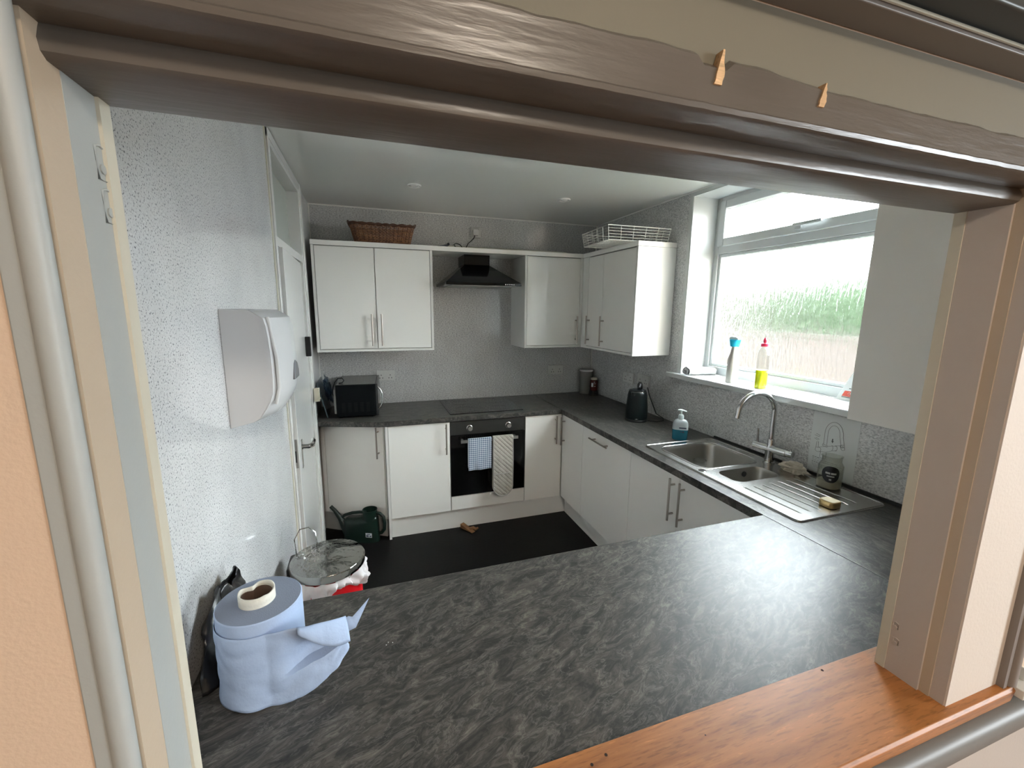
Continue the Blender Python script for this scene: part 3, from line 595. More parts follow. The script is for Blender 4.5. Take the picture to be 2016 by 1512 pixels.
# tap
t = thing('mixer_tap', 'chrome swan-neck mixer tap standing behind the sink bowls', 'tap', (2.366, -2.078, ZT))
TX, TY = 2.366, -2.078
obj('tap_body', lathe(BM(), [(.001, .0), (.028, 0), (.028, .006), (.0225, .010), (.0215, .07), (.0225, .085), (.016, .1), (.0165, .125), (.0135, .130), (.001, .130)], (TX, TY, ZT+.004)), chrome, t)
bm = BM(); cyl(bm, (TX-.012, TY+.088, .995), (TX+.008, TY-.088, .995), .0205, seg=24); obj('cross_body', bm, chrome, t, bev=.002)
bm = BM(); cyl(bm, (TX-.014, TY+.068, 1.01), (TX-.020, TY+.066, 1.088), .0062, .005, seg=14); obj('lever', bm, chrome, t)
bm = BM(); cyl(bm, (TX+.008, TY-.088, .995), (TX+.012, TY-.118, .995), .018, seg=20); cyl(bm, (TX+.010, TY-.105, 1.01), (TX+.010, TY-.105, 1.022), .004, seg=10); obj('knob', bm, chrome, t)
bm = BM(); pts = [(TX, TY, 1.04), (TX, TY, 1.13), (TX, TY, 1.19)]
for k in range(1, 17):
    a = math.radians(k*180/16*.93); d = .112*(1-math.cos(a)); pts.append((TX-d*.97, TY+d*.10, 1.19+.104*math.sin(a)))
q = pts[-1]; pts.append((q[0]-.006, q[1]+.002, q[2]-.045)); tube(bm, pts, .0125, 16); obj('spout', bm, chrome, t)
# glass tumbler in the main bowl
glassm = P('clear_glass', (1, 1, 1), .02, Transmission_Weight=1.0, IOR=1.45)
bz = z1-.16+.0015
tag(obj('tumbler', lathe(BM(), [(.001, 0), (.028, 0), (.032, .006), (.037, .085), (.0352, .085), (.0305, .010), (.001, .008)], (2.20, -1.775, bz)), clear('tumbler_glass', (.97, .98, .98), .03, .98, 1.6)), 'clear glass tumbler standing in the large sink bowl', 'glass')
# rag
def lump(name, c, sx, sy, sz, mat, seed, amp=.35, fr=3.2, sub=0):
    bm = BM(); bmesh.ops.create_icosphere(bm, subdivisions=4, radius=1)
    for v in bm.verts:
        n = v.co.normalized(); d = 1+amp*noise.noise(n*fr+Vector((seed, 0, 0)))+amp*.6*abs(noise.noise(n*fr*2.3+Vector((seed, 5, 0))))
        v.co = Vector((n.x*sx*d, n.y*sy*d, max(-.72, n.z*d)*sz))+Vector(c)+Vector((0, 0, sz*.72))
    return obj(name, bm, mat, smooth=60)
tag(lump('dishcloth', (2.362, -2.222, ZT+.006), .030, .062, .026, P('beige_dishcloth', (.42, .37, .30), .9, bump=(300, .4)), 4, .55, 2.6), 'crumpled beige dishcloth between the tap and the wall notice', 'cloth')
# coffee jar
t = thing('coffee_jar', 'empty glass coffee jar with a round dark label on the drainer', 'jar', (2.345, -2.405, ZT+.005))
jc = (2.345, -2.405, ZT+.0055)
obj('jar_glass', lathe(BM(), [(.001, 0), (.040, 0), (.043, .006), (.043, .105), (.036, .120), (.034, .124), (.034, .145), (.037, .146), (.037, .150), (.034, .150), (.0325, .148), (.0325, .124), (.041, .104), (.041, .008), (.001, .004)], jc, 36, sq=3), clear('jar_glass', (.93, .93, .90), .05, .97, 2.5), t)
def decal(r, a0, a1, z0, z1, c, n=14, shape='oval', sq=3):
    bm = BM(); am = (a0+a1)/2; zm = (z0+z1)/2
    def fn(u, v):
        ang = u*2*PI
        if shape == 'oval': da, dz = (a1-a0)/2*v*math.cos(ang), (z1-z0)/2*v*math.sin(ang)
        a = am+da; ca, sa = math.cos(a), math.sin(a); q = 1/((abs(ca)**sq+abs(sa)**sq)**(1/sq)) if sq else 1
        return (c[0]+r*ca*q, c[1]+r*sa*q, c[2]+zm+dz)
    grid(bm, 32, 7, fn, closed_u=True); return bm
def strip(bm, r, a0, a1, z0, z1, c, n=8, sq=3):
    V = []
    for i in range(n+1):
        a = a0+(a1-a0)*i/n; ca, sa = math.cos(a), math.sin(a); q = 1/((abs(ca)**sq+abs(sa)**sq)**(1/sq)) if sq else 1
        V.append((bm.verts.new((c[0]+r*ca*q, c[1]+r*sa*q, c[2]+z0)), bm.verts.new((c[0]+r*ca*q, c[1]+r*sa*q, c[2]+z1))))
    for p, q in zip(V, V[1:]): bm.faces.new((p[0], q[0], q[1], p[1]))
    return bm
ja = math.radians(216)
lb = obj('label', decal(.0436, ja-.80, ja+.80, .036, .112, jc), P('black_label', (.010, .010, .014), .35), t)
bm = BM()
for a0, a1, z0, z1 in ((-.44, -.04, .075, .083), (.02, .44, .075, .083), (-.30, .30, .063, .068), (-.08, .10, .047, .054)): strip(bm, .0440, ja+a0, ja+a1, z0, z1, jc)
obj('lettering', bm, P('label_print', (.45, .45, .44), .5), lb)
bm = BM(); lathe(bm, [(.001, .0), (.0415, .0), (.0415, .030), (.001, .031)], (jc[0], jc[1], jc[2]+.0055), 36, sq=3); obj('residue', bm, P('murky_residue', (.30, .28, .22), .4), t)
# brass lid
t = thing('jar_lid', 'gold square screw lid lying on the drainer', 'lid', (2.155, -2.545, ZT+.006))
brass = P('gold_lid', (.52, .37, .17), .28, .9); bm = BM(); lathe(bm, [(.001, 0), (.030, 0), (.031, .002), (.031, .022), (.029, .025), (.001, .025)], (2.155, -2.545, ZT+.0068), 40, sq=4); obj('lid_shell', bm, brass, t)
obj('cork_liner', lathe(BM(), [(.001, .0255), (.026, .0255), (.026, .0262), (.001, .0262)], (2.155, -2.545, ZT+.0068), 40, sq=4), P('pale_gold', (.55, .47, .30), .5), t)
# soap dispenser
t = thing('soap_bottle', 'pump soap bottle with blue liquid behind the sink', 'soap bottle', (2.20, -1.585, ZT))
sc_ = (2.20, -1.588, ZT+.0005); SM = Matrix.Translation(sc_) @ Matrix.Rotation(math.radians(-38), 4, 'Z')
liq = P('blue_liquid', (.03, .22, .33), .2, Transmission_Weight=.25); pl = P('frosted_bottle', (.60, .66, .68), .3, Transmission_Weight=.35)
def oval(prof): return lathe(BM(), prof, (0, 0, 0), 36, SM, sx=1, sy=.62, sq=2.6)
obj('liquid', oval([(.001, 0), (.040, 0), (.0445, .006), (.046, .066), (.001, .066)]), liq, t)
obj('bottle', oval([(.001, .066), (.0462, .0662), (.0455, .098), (.042, .112), (.033, .124), (.018, .131), (.016, .131), (.001, .131)]), pl, t)
pmp = P('pump_plastic', (.62, .72, .72), .3)
bm = BM(); lathe(bm, [(.001, .129), (.0165, .129), (.0165, .150), (.013, .158), (.006, .160), (.0045, .178), (.009, .182), (.009, .188), (.001, .188)], (0, 0, 0), 24, SM)
tube(bm, [SM @ Vector(p) for p in ((-.020, 0, .186), (0, 0, .187), (.030, 0, .180))], [.004, .006, .0035], 10); obj('pump', bm, pmp, t)
bm = BM()
for x0, x1, z0, z1 in ((-.008, .034, .076, .083), (.0, .008, .052, .058), (.012, .022, .050, .060)): 
    V = [SM @ Vector((x, -.0292-(.0-abs(x)*.02), z)) for x, z in ((x0, z0), (x1, z0), (x1, z1), (x0, z1))]; bm.faces.new([bm.verts.new(v) for v in V])
obj('label', bm, P('label_ink', (.03, .05, .10), .5), t, flat=True)
# kettle
t = thing('kettle', 'matt black jug kettle on the worktop by the right wall', 'kettle', (2.215, -1.105, ZT))
kc = (2.215, -1.105, ZT+.0005)
obj('base_plate', lathe(BM(), [(.001, 0), (.080, 0), (.082, .006), (.078, .016), (.001, .016)], kc, 36), blackm, t)
obj('jug', lathe(BM(), [(.001, .016), (.076, .017), (.079, .03), (.077, .09), (.068, .19), (.062, .214), (.060, .216), (.001, .216)], kc, 40), P('kettle_black', (.004, .008, .009), .4, Specular_IOR_Level=.25), t)
obj('lid', lathe(BM(), [(.061, .216), (.058, .226), (.04, .231), (.001, .232)], kc, 36), P('kettle_lid_black', (.010, .013, .014), .22), t)
bm = BM(); tube(bm, [(kc[0]+.06*math.cos(a)+0, kc[1]+.06*math.sin(a), kc[2]+.2155) for a in [math.radians(d) for d in range(200, 300, 8)]], .0022, 8); obj('chrome_trim', bm, chrome, t)
hx, hy = .75, .66
bm = BM(); tube(bm, [(kc[0]+d*hx, kc[1]+d*hy, kc[2]+z) for d, z in ((.030, .235), (.045, .256), (.062, .258), (.086, .245), (.103, .20), (.107, .15), (.100, .09), (.074, .055))], [.012, .016, .017, .014, .012, .012, .012, .010], 12); obj('handle', bm, blackm, t)
obj('spout', lathe(BM(), [(.001, .0), (.014, .0), (.020, .026), (.001, .026)], (kc[0]-.052, kc[1]-.030, kc[2]+.19), 18), blackm, t)
obj('water_switch', box(BM(), kc[0]-.058, kc[0]-.036, kc[1]-.079, kc[1]-.066, kc[2]+.024, kc[2]+.030), chrome, t, bev=.002)
bm = BM(); tube(bm, [(2.27, -1.16, ZT+.006), (2.33, -1.20, ZT+.004), (2.39, -1.19, ZT+.004), (2.425, -1.14, ZT+.008), (2.43, -1.05, ZT+.02), (2.435, -.95, 1.05), (2.435, -.92, 1.11)], .0035, 8); obj('power_cord', bm, blackm, t)
# corner canister and red jar
t = thing('canister', 'tall translucent lidded canister in the back right corner', 'canister', (2.36, -.075, ZT))
obj('canister_body', lathe(BM(), [(.001, 0), (.060, 0), (.063, .005), (.063, .215), (.001, .215)], (2.355, -.072, ZT+.0005), 32), P('dusky_canister', (.22, .215, .20), .25), t)
obj('lid', lathe(BM(), [(.001, .215), (.066, .215), (.066, .228), (.062, .231), (.001, .231)], (2.355, -.072, ZT+.0005), 32), white, t)
t = thing('sauce_jar', 'red-brown jar with cream lid standing on an upturned glass dish', 'jar', (2.375, -.185, ZT))
rc = (2.375, -.19, ZT+.0485)
obj('jar_body', lathe(BM(), [(.001, 0), (.034, 0), (.036, .004), (.036, .088), (.029, .100), (.001, .100)], rc, 28), P('red_brown_contents', (.10, .018, .014), .25), t)
obj('lid', lathe(BM(), [(.001, .100), (.031, .100), (.031, .118), (.001, .119)], rc, 28), P('cream_lid', (.50, .42, .34), .4), t)
bm = BM(); strip(bm, .0364, math.radians(200), math.radians(232), .035, .072, rc, sq=0); obj('label', bm, P('jar_label_white', (.6, .6, .6), .5), t)
bm = BM()
for a0, a1, z0, z1 in ((238, 256, .078, .084), (240, 268, .062, .068), (244, 266, .038, .046)): strip(bm, .0365, math.radians(a0), math.radians(a1), z0, z1, rc, sq=0)
obj('lettering', bm, P('jar_ink_pale', (.45, .36, .34), .5), t)
tag(obj('glass_dish', lathe(BM(), [(.001, .044), (.036, .044), (.040, .047), (.047, .0), (.0445, .0), (.038, .042), (.001, .042)], (2.375, -.19, ZT+.001), 28), clear('dish_glass', (.8, .78, .76), .05, .8)), 'upturned clear glass dish under the red-brown jar in the corner', 'dish')
# ------------------------------------------------------------------ things on the window sill
t = thing('spray_bottle', 'white trigger spray bottle with turquoise head on the window sill', 'spray bottle', (2.50, -1.535, 1.272))
sb = Matrix.Translation((2.499, -1.655, 1.2725)) @ Matrix.Rotation(math.radians(15), 4, 'Z')
obj('bottle', lathe(BM(), [(.001, 0), (.037, 0), (.040, .004), (.039, .10), (.037, .145), (.024, .18), (.019, .21), (.018, .228), (.001, .228)], (0, 0, 0), 36, sb, sx=1, sy=.66, sq=3), P('spray_white', (.52, .50, .48), .35), t)
bm = BM(); lathe(bm, [(.001, .220), (.027, .220), (.036, .262), (.001, .263)], (0, 0, 0), 28, sb, sx=1.1, sy=.85); obj('collar', bm, P('turquoise_plastic', (.0, .36, .60), .3), t, label='turquoise spray head collar')
bm = BM(); prism(bm, [(-.034, .262), (.030, .262), (.032, .272), (.015, .280), (-.018, .280), (-.036, .270)], -.016, .016, 'y', sb @ Matrix.Rotation(math.radians(75), 4, 'Z')); prism(bm, [(-.030, .264), (-.024, .226), (-.019, .226), (-.019, .264)], -.006, .006, 'y', sb @ Matrix.Rotation(math.radians(75), 4, 'Z')); obj('trigger_head', bm, white, t, bev=.003)
bm = BM()
for k in range(9): z = .045+k*.012; ax = .018-.004*(k % 3); V = [sb @ Vector((x, -.0268, zz)) for x, zz in ((-ax, z), (ax, z), (ax, z+.004), (-ax, z+.004))]; bm.faces.new([bm.verts.new(v) for v in V])
obj('label_text', bm, P('pale_ink', (.42, .42, .42), .6), t, flat=True)
t = thing('washing_up_bottle', 'clear squeezy bottle half full of yellow washing-up liquid, red cap, on the window sill', 'bottle', (2.49, -1.87, 1.272))
wb = Matrix.Translation((2.492, -1.868, 1.2725)) @ Matrix.Rotation(math.radians(10), 4, 'Z')
ylq = P('yellow_liquid', (.78, .80, .0), .15, Transmission_Weight=.35, Emission_Strength=0.0)
def ov(p): return lathe(BM(), p, (0, 0, 0), 32, wb, sx=1, sy=.7, sq=2.6)
obj('liquid', ov([(.001, .002), (.0335, .002), (.0345, .008), (.0345, .105), (.001, .105)]), ylq, t)
obj('bottle', ov([(.001, 0), (.035, 0), (.0365, .006), (.0365, .19), (.034, .21), (.022, .232), (.013, .240), (.001, .240)]), clear('bottle_plastic', (.93, .94, .92), .05, .93), t)
obj('cap', lathe(BM(), [(.001, .238), (.0195, .238), (.0195, .254), (.017, .256), (.008, .258), (.0095, .275), (.006, .281), (.003, .288), (.001, .288)], (0, 0, 0), 24, wb), P('red_cap', (.72, .03, .09), .3), t)
# rolled cloth
cm = P('pale_grey_cloth', (.44, .44, .44), .9, bump=(140, .8))
t = thing('rolled_cloth', 'rolled pale grey cloth in the left corner of the window sill', 'cloth', (2.50, -1.33, 1.272))
bm = BM()
def rc_fn(u, v):
    a = u*2*PI; x = 2.43+v*.19; r = .029*(1+.22*noise.noise(Vector((math.cos(a)*1.6, math.sin(a)*1.6, x*16)))+.12*noise.noise(Vector((math.cos(a)*4, math.sin(a)*4, x*40))))
    zz = 1.272+.026+r*math.sin(a)*.92; return (x, -1.335-v*.035+r*math.cos(a)*1.25, max(1.2735, zz))
grid(bm, 36, 26, rc_fn, closed_u=True); obj('roll', bm, cm, t, smooth=60)
bm = BM(); pts = []
for k in range(44):
    a = k*.33; r = .004+.021*k/44; pts.append((2.428-.003*math.sin(k*.9), -1.335+r*math.cos(a)*1.2, 1.299+r*math.sin(a)*.9))
tube(bm, pts, .0042, 8); obj('rolled_end', bm, cm, t)
# leaflet standing at the right end of the sill
t = thing('leaflet', 'white leaflet with a red panel propped at the right end of the window sill', 'leaflet', (2.58, -2.25, 1.272))
lm = Matrix.Translation((2.618, -2.200, 1.2725)) @ Matrix.Rotation(math.radians(4), 4, 'Y') @ Matrix(((1, 0, 0, 0), (0, 1, -.42, 0), (0, 0, 1, 0), (0, 0, 0, 1)))
obj('sheet', box(BM(), 0, .0012, -.15, 0, 0, .21, lm), P('leaflet_white', (.62, .63, .62), .5), t)
obj('red_panel', box(BM(), -.0006, 0, -.12, -.018, .020, .048, lm), P('leaflet_red', (.60, .09, .06), .5), t)
bm = BM()
for y0, y1, z0, z1 in ((-.10, -.02, .014, .018), (-.085, -.03, .058, .063), (-.05, -.035, .085, .092), (-.09, -.04, .098, .102), (-.09, -.05, .125, .132)): box(bm, -.0006, 0, y0, y1, z0, z1, lm)
obj('printed_text', bm, P('leaflet_ink', (.10, .11, .11), .6), t)
bm = BM()
for k in range(3): y = -.045-k*.018; tube(bm, [lm @ Vector((-.0008, y+.006*math.cos(a), .034+.006*math.sin(a))) for a in [i*PI/5 for i in range(9)]], .0012, 5)
obj('panel_lettering', bm, P('leaflet_pink', (.80, .50, .45), .5), t)
# notice on the wall behind the drainer
t = thing('wall_notice', 'paper notice with a line drawing of a tap taped above the drainer', 'notice', (W, -2.335, .93))
obj('sheet', box(BM(), W-.0018, W-.0006, -2.440, -2.226, .930, 1.226), P('notice_paper', (.62, .64, .63), .35), t)
ink = P('notice_ink', (.10, .10, .10), .6); bm = BM(); XN = W-.0022
def pp(px, py):   # notice-local millimetres from the top left corner, x to the right
    return (XN, -2.226-px/1000, 1.226-py/1000)
def ln(pts, r=.0007): tube(bm, [pp(*q) for q in pts], r, 5)
def qarc(cx, cy, rx, ry, a0, a1, n=18): return [(cx+rx*math.cos(math.radians(a0+(a1-a0)*k/n)), cy-ry*math.sin(math.radians(a0+(a1-a0)*k/n))) for k in range(n+1)]
ln([(65, 150), (64, 92)]+qarc(106, 92, 42, 60, 180, 0)+[(157, 130), (161, 146)]); ln([(80, 150), (79, 92)]+qarc(106, 92, 27, 44, 180, 0)+[(142, 130), (146, 150)])
ln([(142, 130), (157, 128)]); ln([(144, 141), (160, 138)]); ln([(146, 150), (152, 154), (161, 150), (161, 146)])
ln([(60, 150), (84, 153), (84, 161), (60, 158), (60, 150)]); ln([(44, 172), (62, 163), (108, 146), (124, 142)]); ln([(52, 192), (80, 186), (112, 168), (128, 164)]); ln(qarc(120, 153, 9, 12, 100, -80)); ln(qarc(104, 157, 6, 12, 100, -80)); ln(qarc(46, 182, 10, 11, 90, -90)); ln([(46, 172), (30, 176), (28, 190), (38, 195), (52, 192)])
ln([(31, 176), (32, 146), (40, 144), (42, 174)]); ln([(120, 142), (142, 134)]); ln(qarc(147, 138, 7, 5, 0, 360)); ln([(56, 190), (55, 214)]+qarc(69, 214, 14, 8, 180, 360)+[(83, 186)]); ln([(24, 108), (44, 112), (40, 120), (18, 116)]); ln([(24, 128), (42, 132), (36, 138), (18, 132)])
obj('tap_drawing', bm, ink, t)
bm = BM()
for (a, b, c, d) in ((101, 112, 106, 122),): box(bm, XN-.0003, XN, -2.226-a/1000, -2.226-c/1000, 1.226-b/1000, 1.226-d/1000)
prism(bm, [(-2.226-.098, 1.226-.122), (-2.226-.110, 1.226-.122), (-2.226-.104, 1.226-.134)], XN-.0003, XN, 'x'); obj('arrow', bm, ink, t)
bm = BM()
for k, (a, b, th) in enumerate(((20, 60, 1.6), (20, 140, .9), (22, 160, .9), (20, 56, 1.6), (20, 150, .9), (22, 165, .9), (30, 120, .7))):
    x = a
    while x < b:
        wd = random.uniform(6, 16); y = 222+k*8.2; box(bm, XN-.0003, XN, -2.226-x/1000, -2.226-min(x+wd, b)/1000, 1.226-y/1000, 1.226-(y+th*1.6)/1000); x += wd+3
obj('printed_text', bm, ink, t)
# ------------------------------------------------------------------ sockets
def socket(loc, wall, double, label, switches=True):
    t = thing('wall_socket', label, 'socket', loc); x, y, z = loc; wd = .146 if double else .086
    if wall == 'back': M = Matrix.Translation(loc)
    else: M = Matrix.Translation(loc) @ Matrix.Rotation(-PI/2, 4, 'Z')
    bm = BM(); prism(bm, rrect(0, 0, wd, .086, .005, 3), -.018, -.0005, 'y', M); obj('plate', bm, whites, t, bev=.002)
    for cx in ((-.036, .036) if double else (0,)):
        bm = BM()
        for dx, dz in ((0, .008), (-.011, -.016), (.011, -.016)): box(bm, cx+dx-.003, cx+dx+.003, -.0186, -.0178, dz-.004-.004, dz+.004-.004, M)
        obj('pin_slots', bm, blackm, t)
    for cx in ((-.009, .009) if double else (.026,)):
        if switches: obj('switch', box(BM(), cx-.006, cx+.006, -.022, -.018, .014, .034, M), whites, t, bev=.001)
    return t
socket((.506, 0, 1.149), 'back', True, 'white double socket on the back wall behind the microwave')
socket((2.060, 0, 1.143), 'back', True, 'white double socket on the back wall near the right corner')
socket((W, -.655, 1.150), 'right', True, 'white double socket on the right wall left of the kettle')
socket((W, -.86, 1.158), 'right', True, 'white double socket on the right wall directly behind the kettle')
socket((1.287, 0, 2.342), 'back', False, 'white single socket high on the back wall above the cooker hood')
t = thing('plug', 'white plug with black lead in the high socket above the hood', 'plug', (1.285, -.03, 2.33))
bm = BM(); prism(bm, rrect(1.278, 2.335, .046, .048, .010, 4), -.056, -.0195, 'y'); obj('plug_body', bm, white, t, bev=.003)
bm = BM(); tube(bm, [(1.27, -.045, 2.312), (1.262, -.05, 2.29), (1.235, -.06, 2.262), (1.20, -.10, 2.235), (1.165, -.14, 2.18), (1.13, -.20, 2.173), (1.10, -.26, 2.172), (1.06, -.28, 2.174), (1.05, -.26, 2.195), (1.07, -.24, 2.21), (1.10, -.25, 2.20), (1.115, -.27, 2.175)], .0035, 8); obj('lead', bm, blackm, t)
# ------------------------------------------------------------------ microwave
t = thing('microwave', 'black microwave seen side-on with curved chrome door handle', 'microwave', (.30, -.24, ZT))
MM = Matrix.Translation((.297, -.245, ZT)) @ Matrix.Rotation(math.radians(-3), 4, 'Z')
obj('casing', box(BM(), -.142, .130, -.22, .215, .012, .246, MM), P('microwave_side', (.004, .005, .006), .6, Specular_IOR_Level=.1), t, bev=.003)
obj('top_panel', box(BM(), -.142, .130, -.219, .214, .246, .249, MM), P('microwave_top', (.14, .14, .13), .22, .5), t)
obj('door', box(BM(), .131, .146, -.22, .215, .014, .248, MM), P('microwave_door', (.05, .05, .05), .15, .6), t, bev=.003)
bm = BM(); tube(bm, [MM @ Vector(p) for p in ((.142, -.19, .222), (.163, -.19, .200), (.176, -.19, .165), (.178, -.19, .125), (.170, -.19, .09), (.156, -.19, .065), (.142, -.19, .056))], .0062, 12); obj('door_handle', bm, chrome, t)
obj('rear_panel', prism(BM(), [(-.20, .03), (-.20, .215), (.18, .215), (.18, .03)], -.160, -.143, 'x', MM), P('rear_zinc', (.40, .40, .38), .5), t, bev=.008)
bm = BM()
for c in range(5):
    for r in range(11): box(bm, -.106+c*.042, -.082+c*.042, -.2212, -.2195, .045+r*.0066, .048+r*.0066, MM)
obj('vent_slots', bm, P('vent_black', (.001, .001, .001), .9), t)
for a, b in ((-.12, -.19), (.11, -.19), (-.12, .19), (.11, .19)): obj('foot', cyl(BM(), MM @ Vector((a, b, .0008)), MM @ Vector((a, b, .0125)), .012, seg=14), blackm, t)
bm = BM(); tube(bm, [MM @ Vector(p) for p in ((-.160, .05, .12), (-.178, -.02, .13), (-.180, -.10, .16), (-.166, -.15, .22), (-.15, -.17, .26), (-.13, -.16, .285), (-.10, -.16, .287), (-.088, -.16, .27), (-.10, -.165, .255), (-.125, -.17, .252))], .0042, 8); obj('power_cord', bm, blackm, t)
# boards and plastic bag leaning against the left wall
lean = Matrix.Translation((.078, -.445, ZT+.001)) @ Matrix.Rotation(math.radians(-13), 4, 'Y')
tag(obj('chopping_board', prism(BM(), rrect(.175, .135, .33, .27, .02, 4), 0, .006, 'x', lean @ Matrix.Translation((0, 0, 0))), P('smoked_glass_board', (.05, .07, .08), .08), bev=.001), 'smoked glass chopping board leaning on the left wall by the microwave', 'board')
bm = BM(); bmesh.ops.create_icosphere(bm, subdivisions=4, radius=1)
for v in bm.verts:
    n = v.co.normalized(); d = 1+.5*noise.noise(n*2.6+Vector((9, 0, 0)))+.25*noise.noise(n*7); v.co = Vector((n.x*.020*d, n.y*.10*d, n.z*.085*d))
    v.co += Vector((.082-(v.co.z)*.15, -.30, ZT+.195))
tag(obj('plastic_bag', bm, clear('blue_film', (.55, .70, .85), .15, .75), smooth=60), 'crumpled clear blue plastic bag draped in front of the chopping board', 'bag')
# ------------------------------------------------------------------ wicker basket
wk = P('wicker', (.10, .034, .011), .4, var=(45, (.30, .13, .05))); wkd = P('dark_wicker', (.075, .028, .012), .5)
t = thing('wicker_basket', 'brown wicker basket on top of the left wall cabinet', 'basket', (.52, -.22, 2.166))
bcx, bcy, bz0 = .520, -.215, 2.1675; wl0, wl1, wd0, wd1, bh = .19, .225, .10, .125, .135
def bsk(u, z):
    f = z/bh; a = u*2*PI; ca, sa = math.cos(a), math.sin(a); q = 1/((abs(ca)**6+abs(sa)**6)**(1/6))
    lx = wl0+(wl1-wl0)*f; ly = wd0+(wd1-wd0)*f; zz = z+(.012*abs(ca)**4 if f > .9 else 0)*1
    return Vector((bcx+lx*ca*q, bcy+ly*sa*q, bz0+zz))
bm = BM(); ns = 54
for r in range(13):
    z = .012+r*.0088; pts = []
    for k in range(ns*2):
        u = k/(ns*2); p = bsk(u, z); c = Vector((bcx, bcy, p.z)); dd = (p-c).normalized(); pts.append(p+dd*(.0032*(1 if (k//1+r) % 2 else -1)))
    tube(bm, pts, .0042, 5, closed=True)
obj('weave', bm, wk, t)
bm = BM()
for k in range(ns):
    u = (k+.5)/ns; tube(bm, [bsk(u, z) for z in (.0, .06, .125)], .0032, 5)
obj('stakes', bm, wkd, t)
bm = BM()
for off in (0, 1):
    pts = []
    for k in range(160):
        u = k/160; p = bsk(u, .128); ph = k*.55+off*PI; pts.append(p+Vector((math.cos(u*2*PI)*.006*math.cos(ph), math.sin(u*2*PI)*.006*math.cos(ph), .006*math.sin(ph))))
    tube(bm, pts, .0068, 6, closed=True)
obj('rim', bm, wkd, t)
bm = BM()
for s in (-1, 1):
    x = bcx+s*(wl1+.004); tube(bm, [(x-s*.004, bcy-.075, bz0+.13), (x+s*.008, bcy-.05, bz0+.150), (x+s*.010, bcy, bz0+.156), (x+s*.008, bcy+.05, bz0+.150), (x-s*.004, bcy+.075, bz0+.13)], .0085, 8)
obj('handle', bm, wkd, t)
bm = BM(); prism(bm, rrect(bcx, bcy, wl0*2, wd0*2, .03), bz0, bz0+.01); obj('base', bm, wkd, t)
# folded dark cloth / paper on the cornice
t = thing('folded_paper', 'curled grey paper lying on the cornice beside the wicker basket', 'paper', (.90, -.25, 2.167))
bm = BM(); grid(bm, 20, 4, lambda u, v: (.86+u*.14, -.30+v*.08, 2.1675+.035*max(0, u-.2)**1.2-(.012*max(0, u-.85)*6)))
obj('sheet', bm, P('grey_paper', (.20, .21, .24), .6), t, solid=.003)
bm = BM(); cyl(bm, (1.0, -.30, 2.192), (1.0, -.22, 2.192), .010, seg=16); obj('curl', bm, P('dark_blue_curl', (.02, .022, .035), .4), t)
# ------------------------------------------------------------------ white wire basket
wire = P('white_coated_wire', (.66, .66, .62), .35)
t = thing('wire_basket', 'white wire tray basket lying on the corner wall cabinet', 'basket', (2.2, -.75, 2.17))
# base and top outlines (world), measured from the overhanging tray
b0 = [Vector(p) for p in ((1.955, -.700, 2.168), (1.930, -1.085, 2.168), (2.385, -1.10, 2.168), (2.41, -.70, 2.168))]
b1 = [Vector(p) for p in ((1.940, -.690, 2.258), (1.915, -1.10, 2.258), (2.40, -1.112, 2.258), (2.425, -.69, 2.258))]
def lerp(a, b, f): return a+(b-a)*f
bm = BM(); tube(bm, b1, .0032, 8, closed=True); tube(bm, b0, .0028, 8, closed=True); obj('frame_wire', bm, wire, t)
bm = BM()
for f in (.2, .4, .6, .8): tube(bm, [lerp(a, b, f) for a, b in zip(b0, b1)], .0016, 6, closed=True)
for i in range(4):
    j = (i+1) % 4
    for f in ([.0, .2, .4, .6, .8]): tube(bm, [lerp(b0[i], b0[j], f), lerp(b1[i], b1[j], f)], .0022, 6)
obj('side_wires', bm, wire, t)
bm = BM()
for k in range(1, 22): f = k/22; tube(bm, [lerp(b0[0], b0[3], f), lerp(b0[1], b0[2], f)], .0014, 5)
for k in range(1, 18): f = k/18; tube(bm, [lerp(b0[0], b0[1], f), lerp(b0[3], b0[2], f)], .0014, 5)
obj('base_mesh', bm, wire, t)
# ------------------------------------------------------------------ ceiling downlights
def downlight(x, y, label):
    t = thing('downlight', label, 'ceiling light', (x, y, ZC))
    obj('bezel', lathe(BM(), [(.030, -.001), (.044, -.001), (.045, -.006), (.041, -.010), (.034, -.008), (.030, -.001)], (x, y, ZC), 32), P('bezel_white', (.75, .75, .72), .25), t)
    obj('lamp', lathe(BM(), [(.001, -.014), (.012, -.013), (.022, -.009), (.025, -.001), (.001, -.001)], (x, y, ZC), 28), P('lamp_glass_off', (.62, .62, .60), .15), t)
downlight(.705, -.765, 'left of the two small recessed downlights in the ceiling')
downlight(1.743, -.776, 'right of the two small recessed downlights in the ceiling')
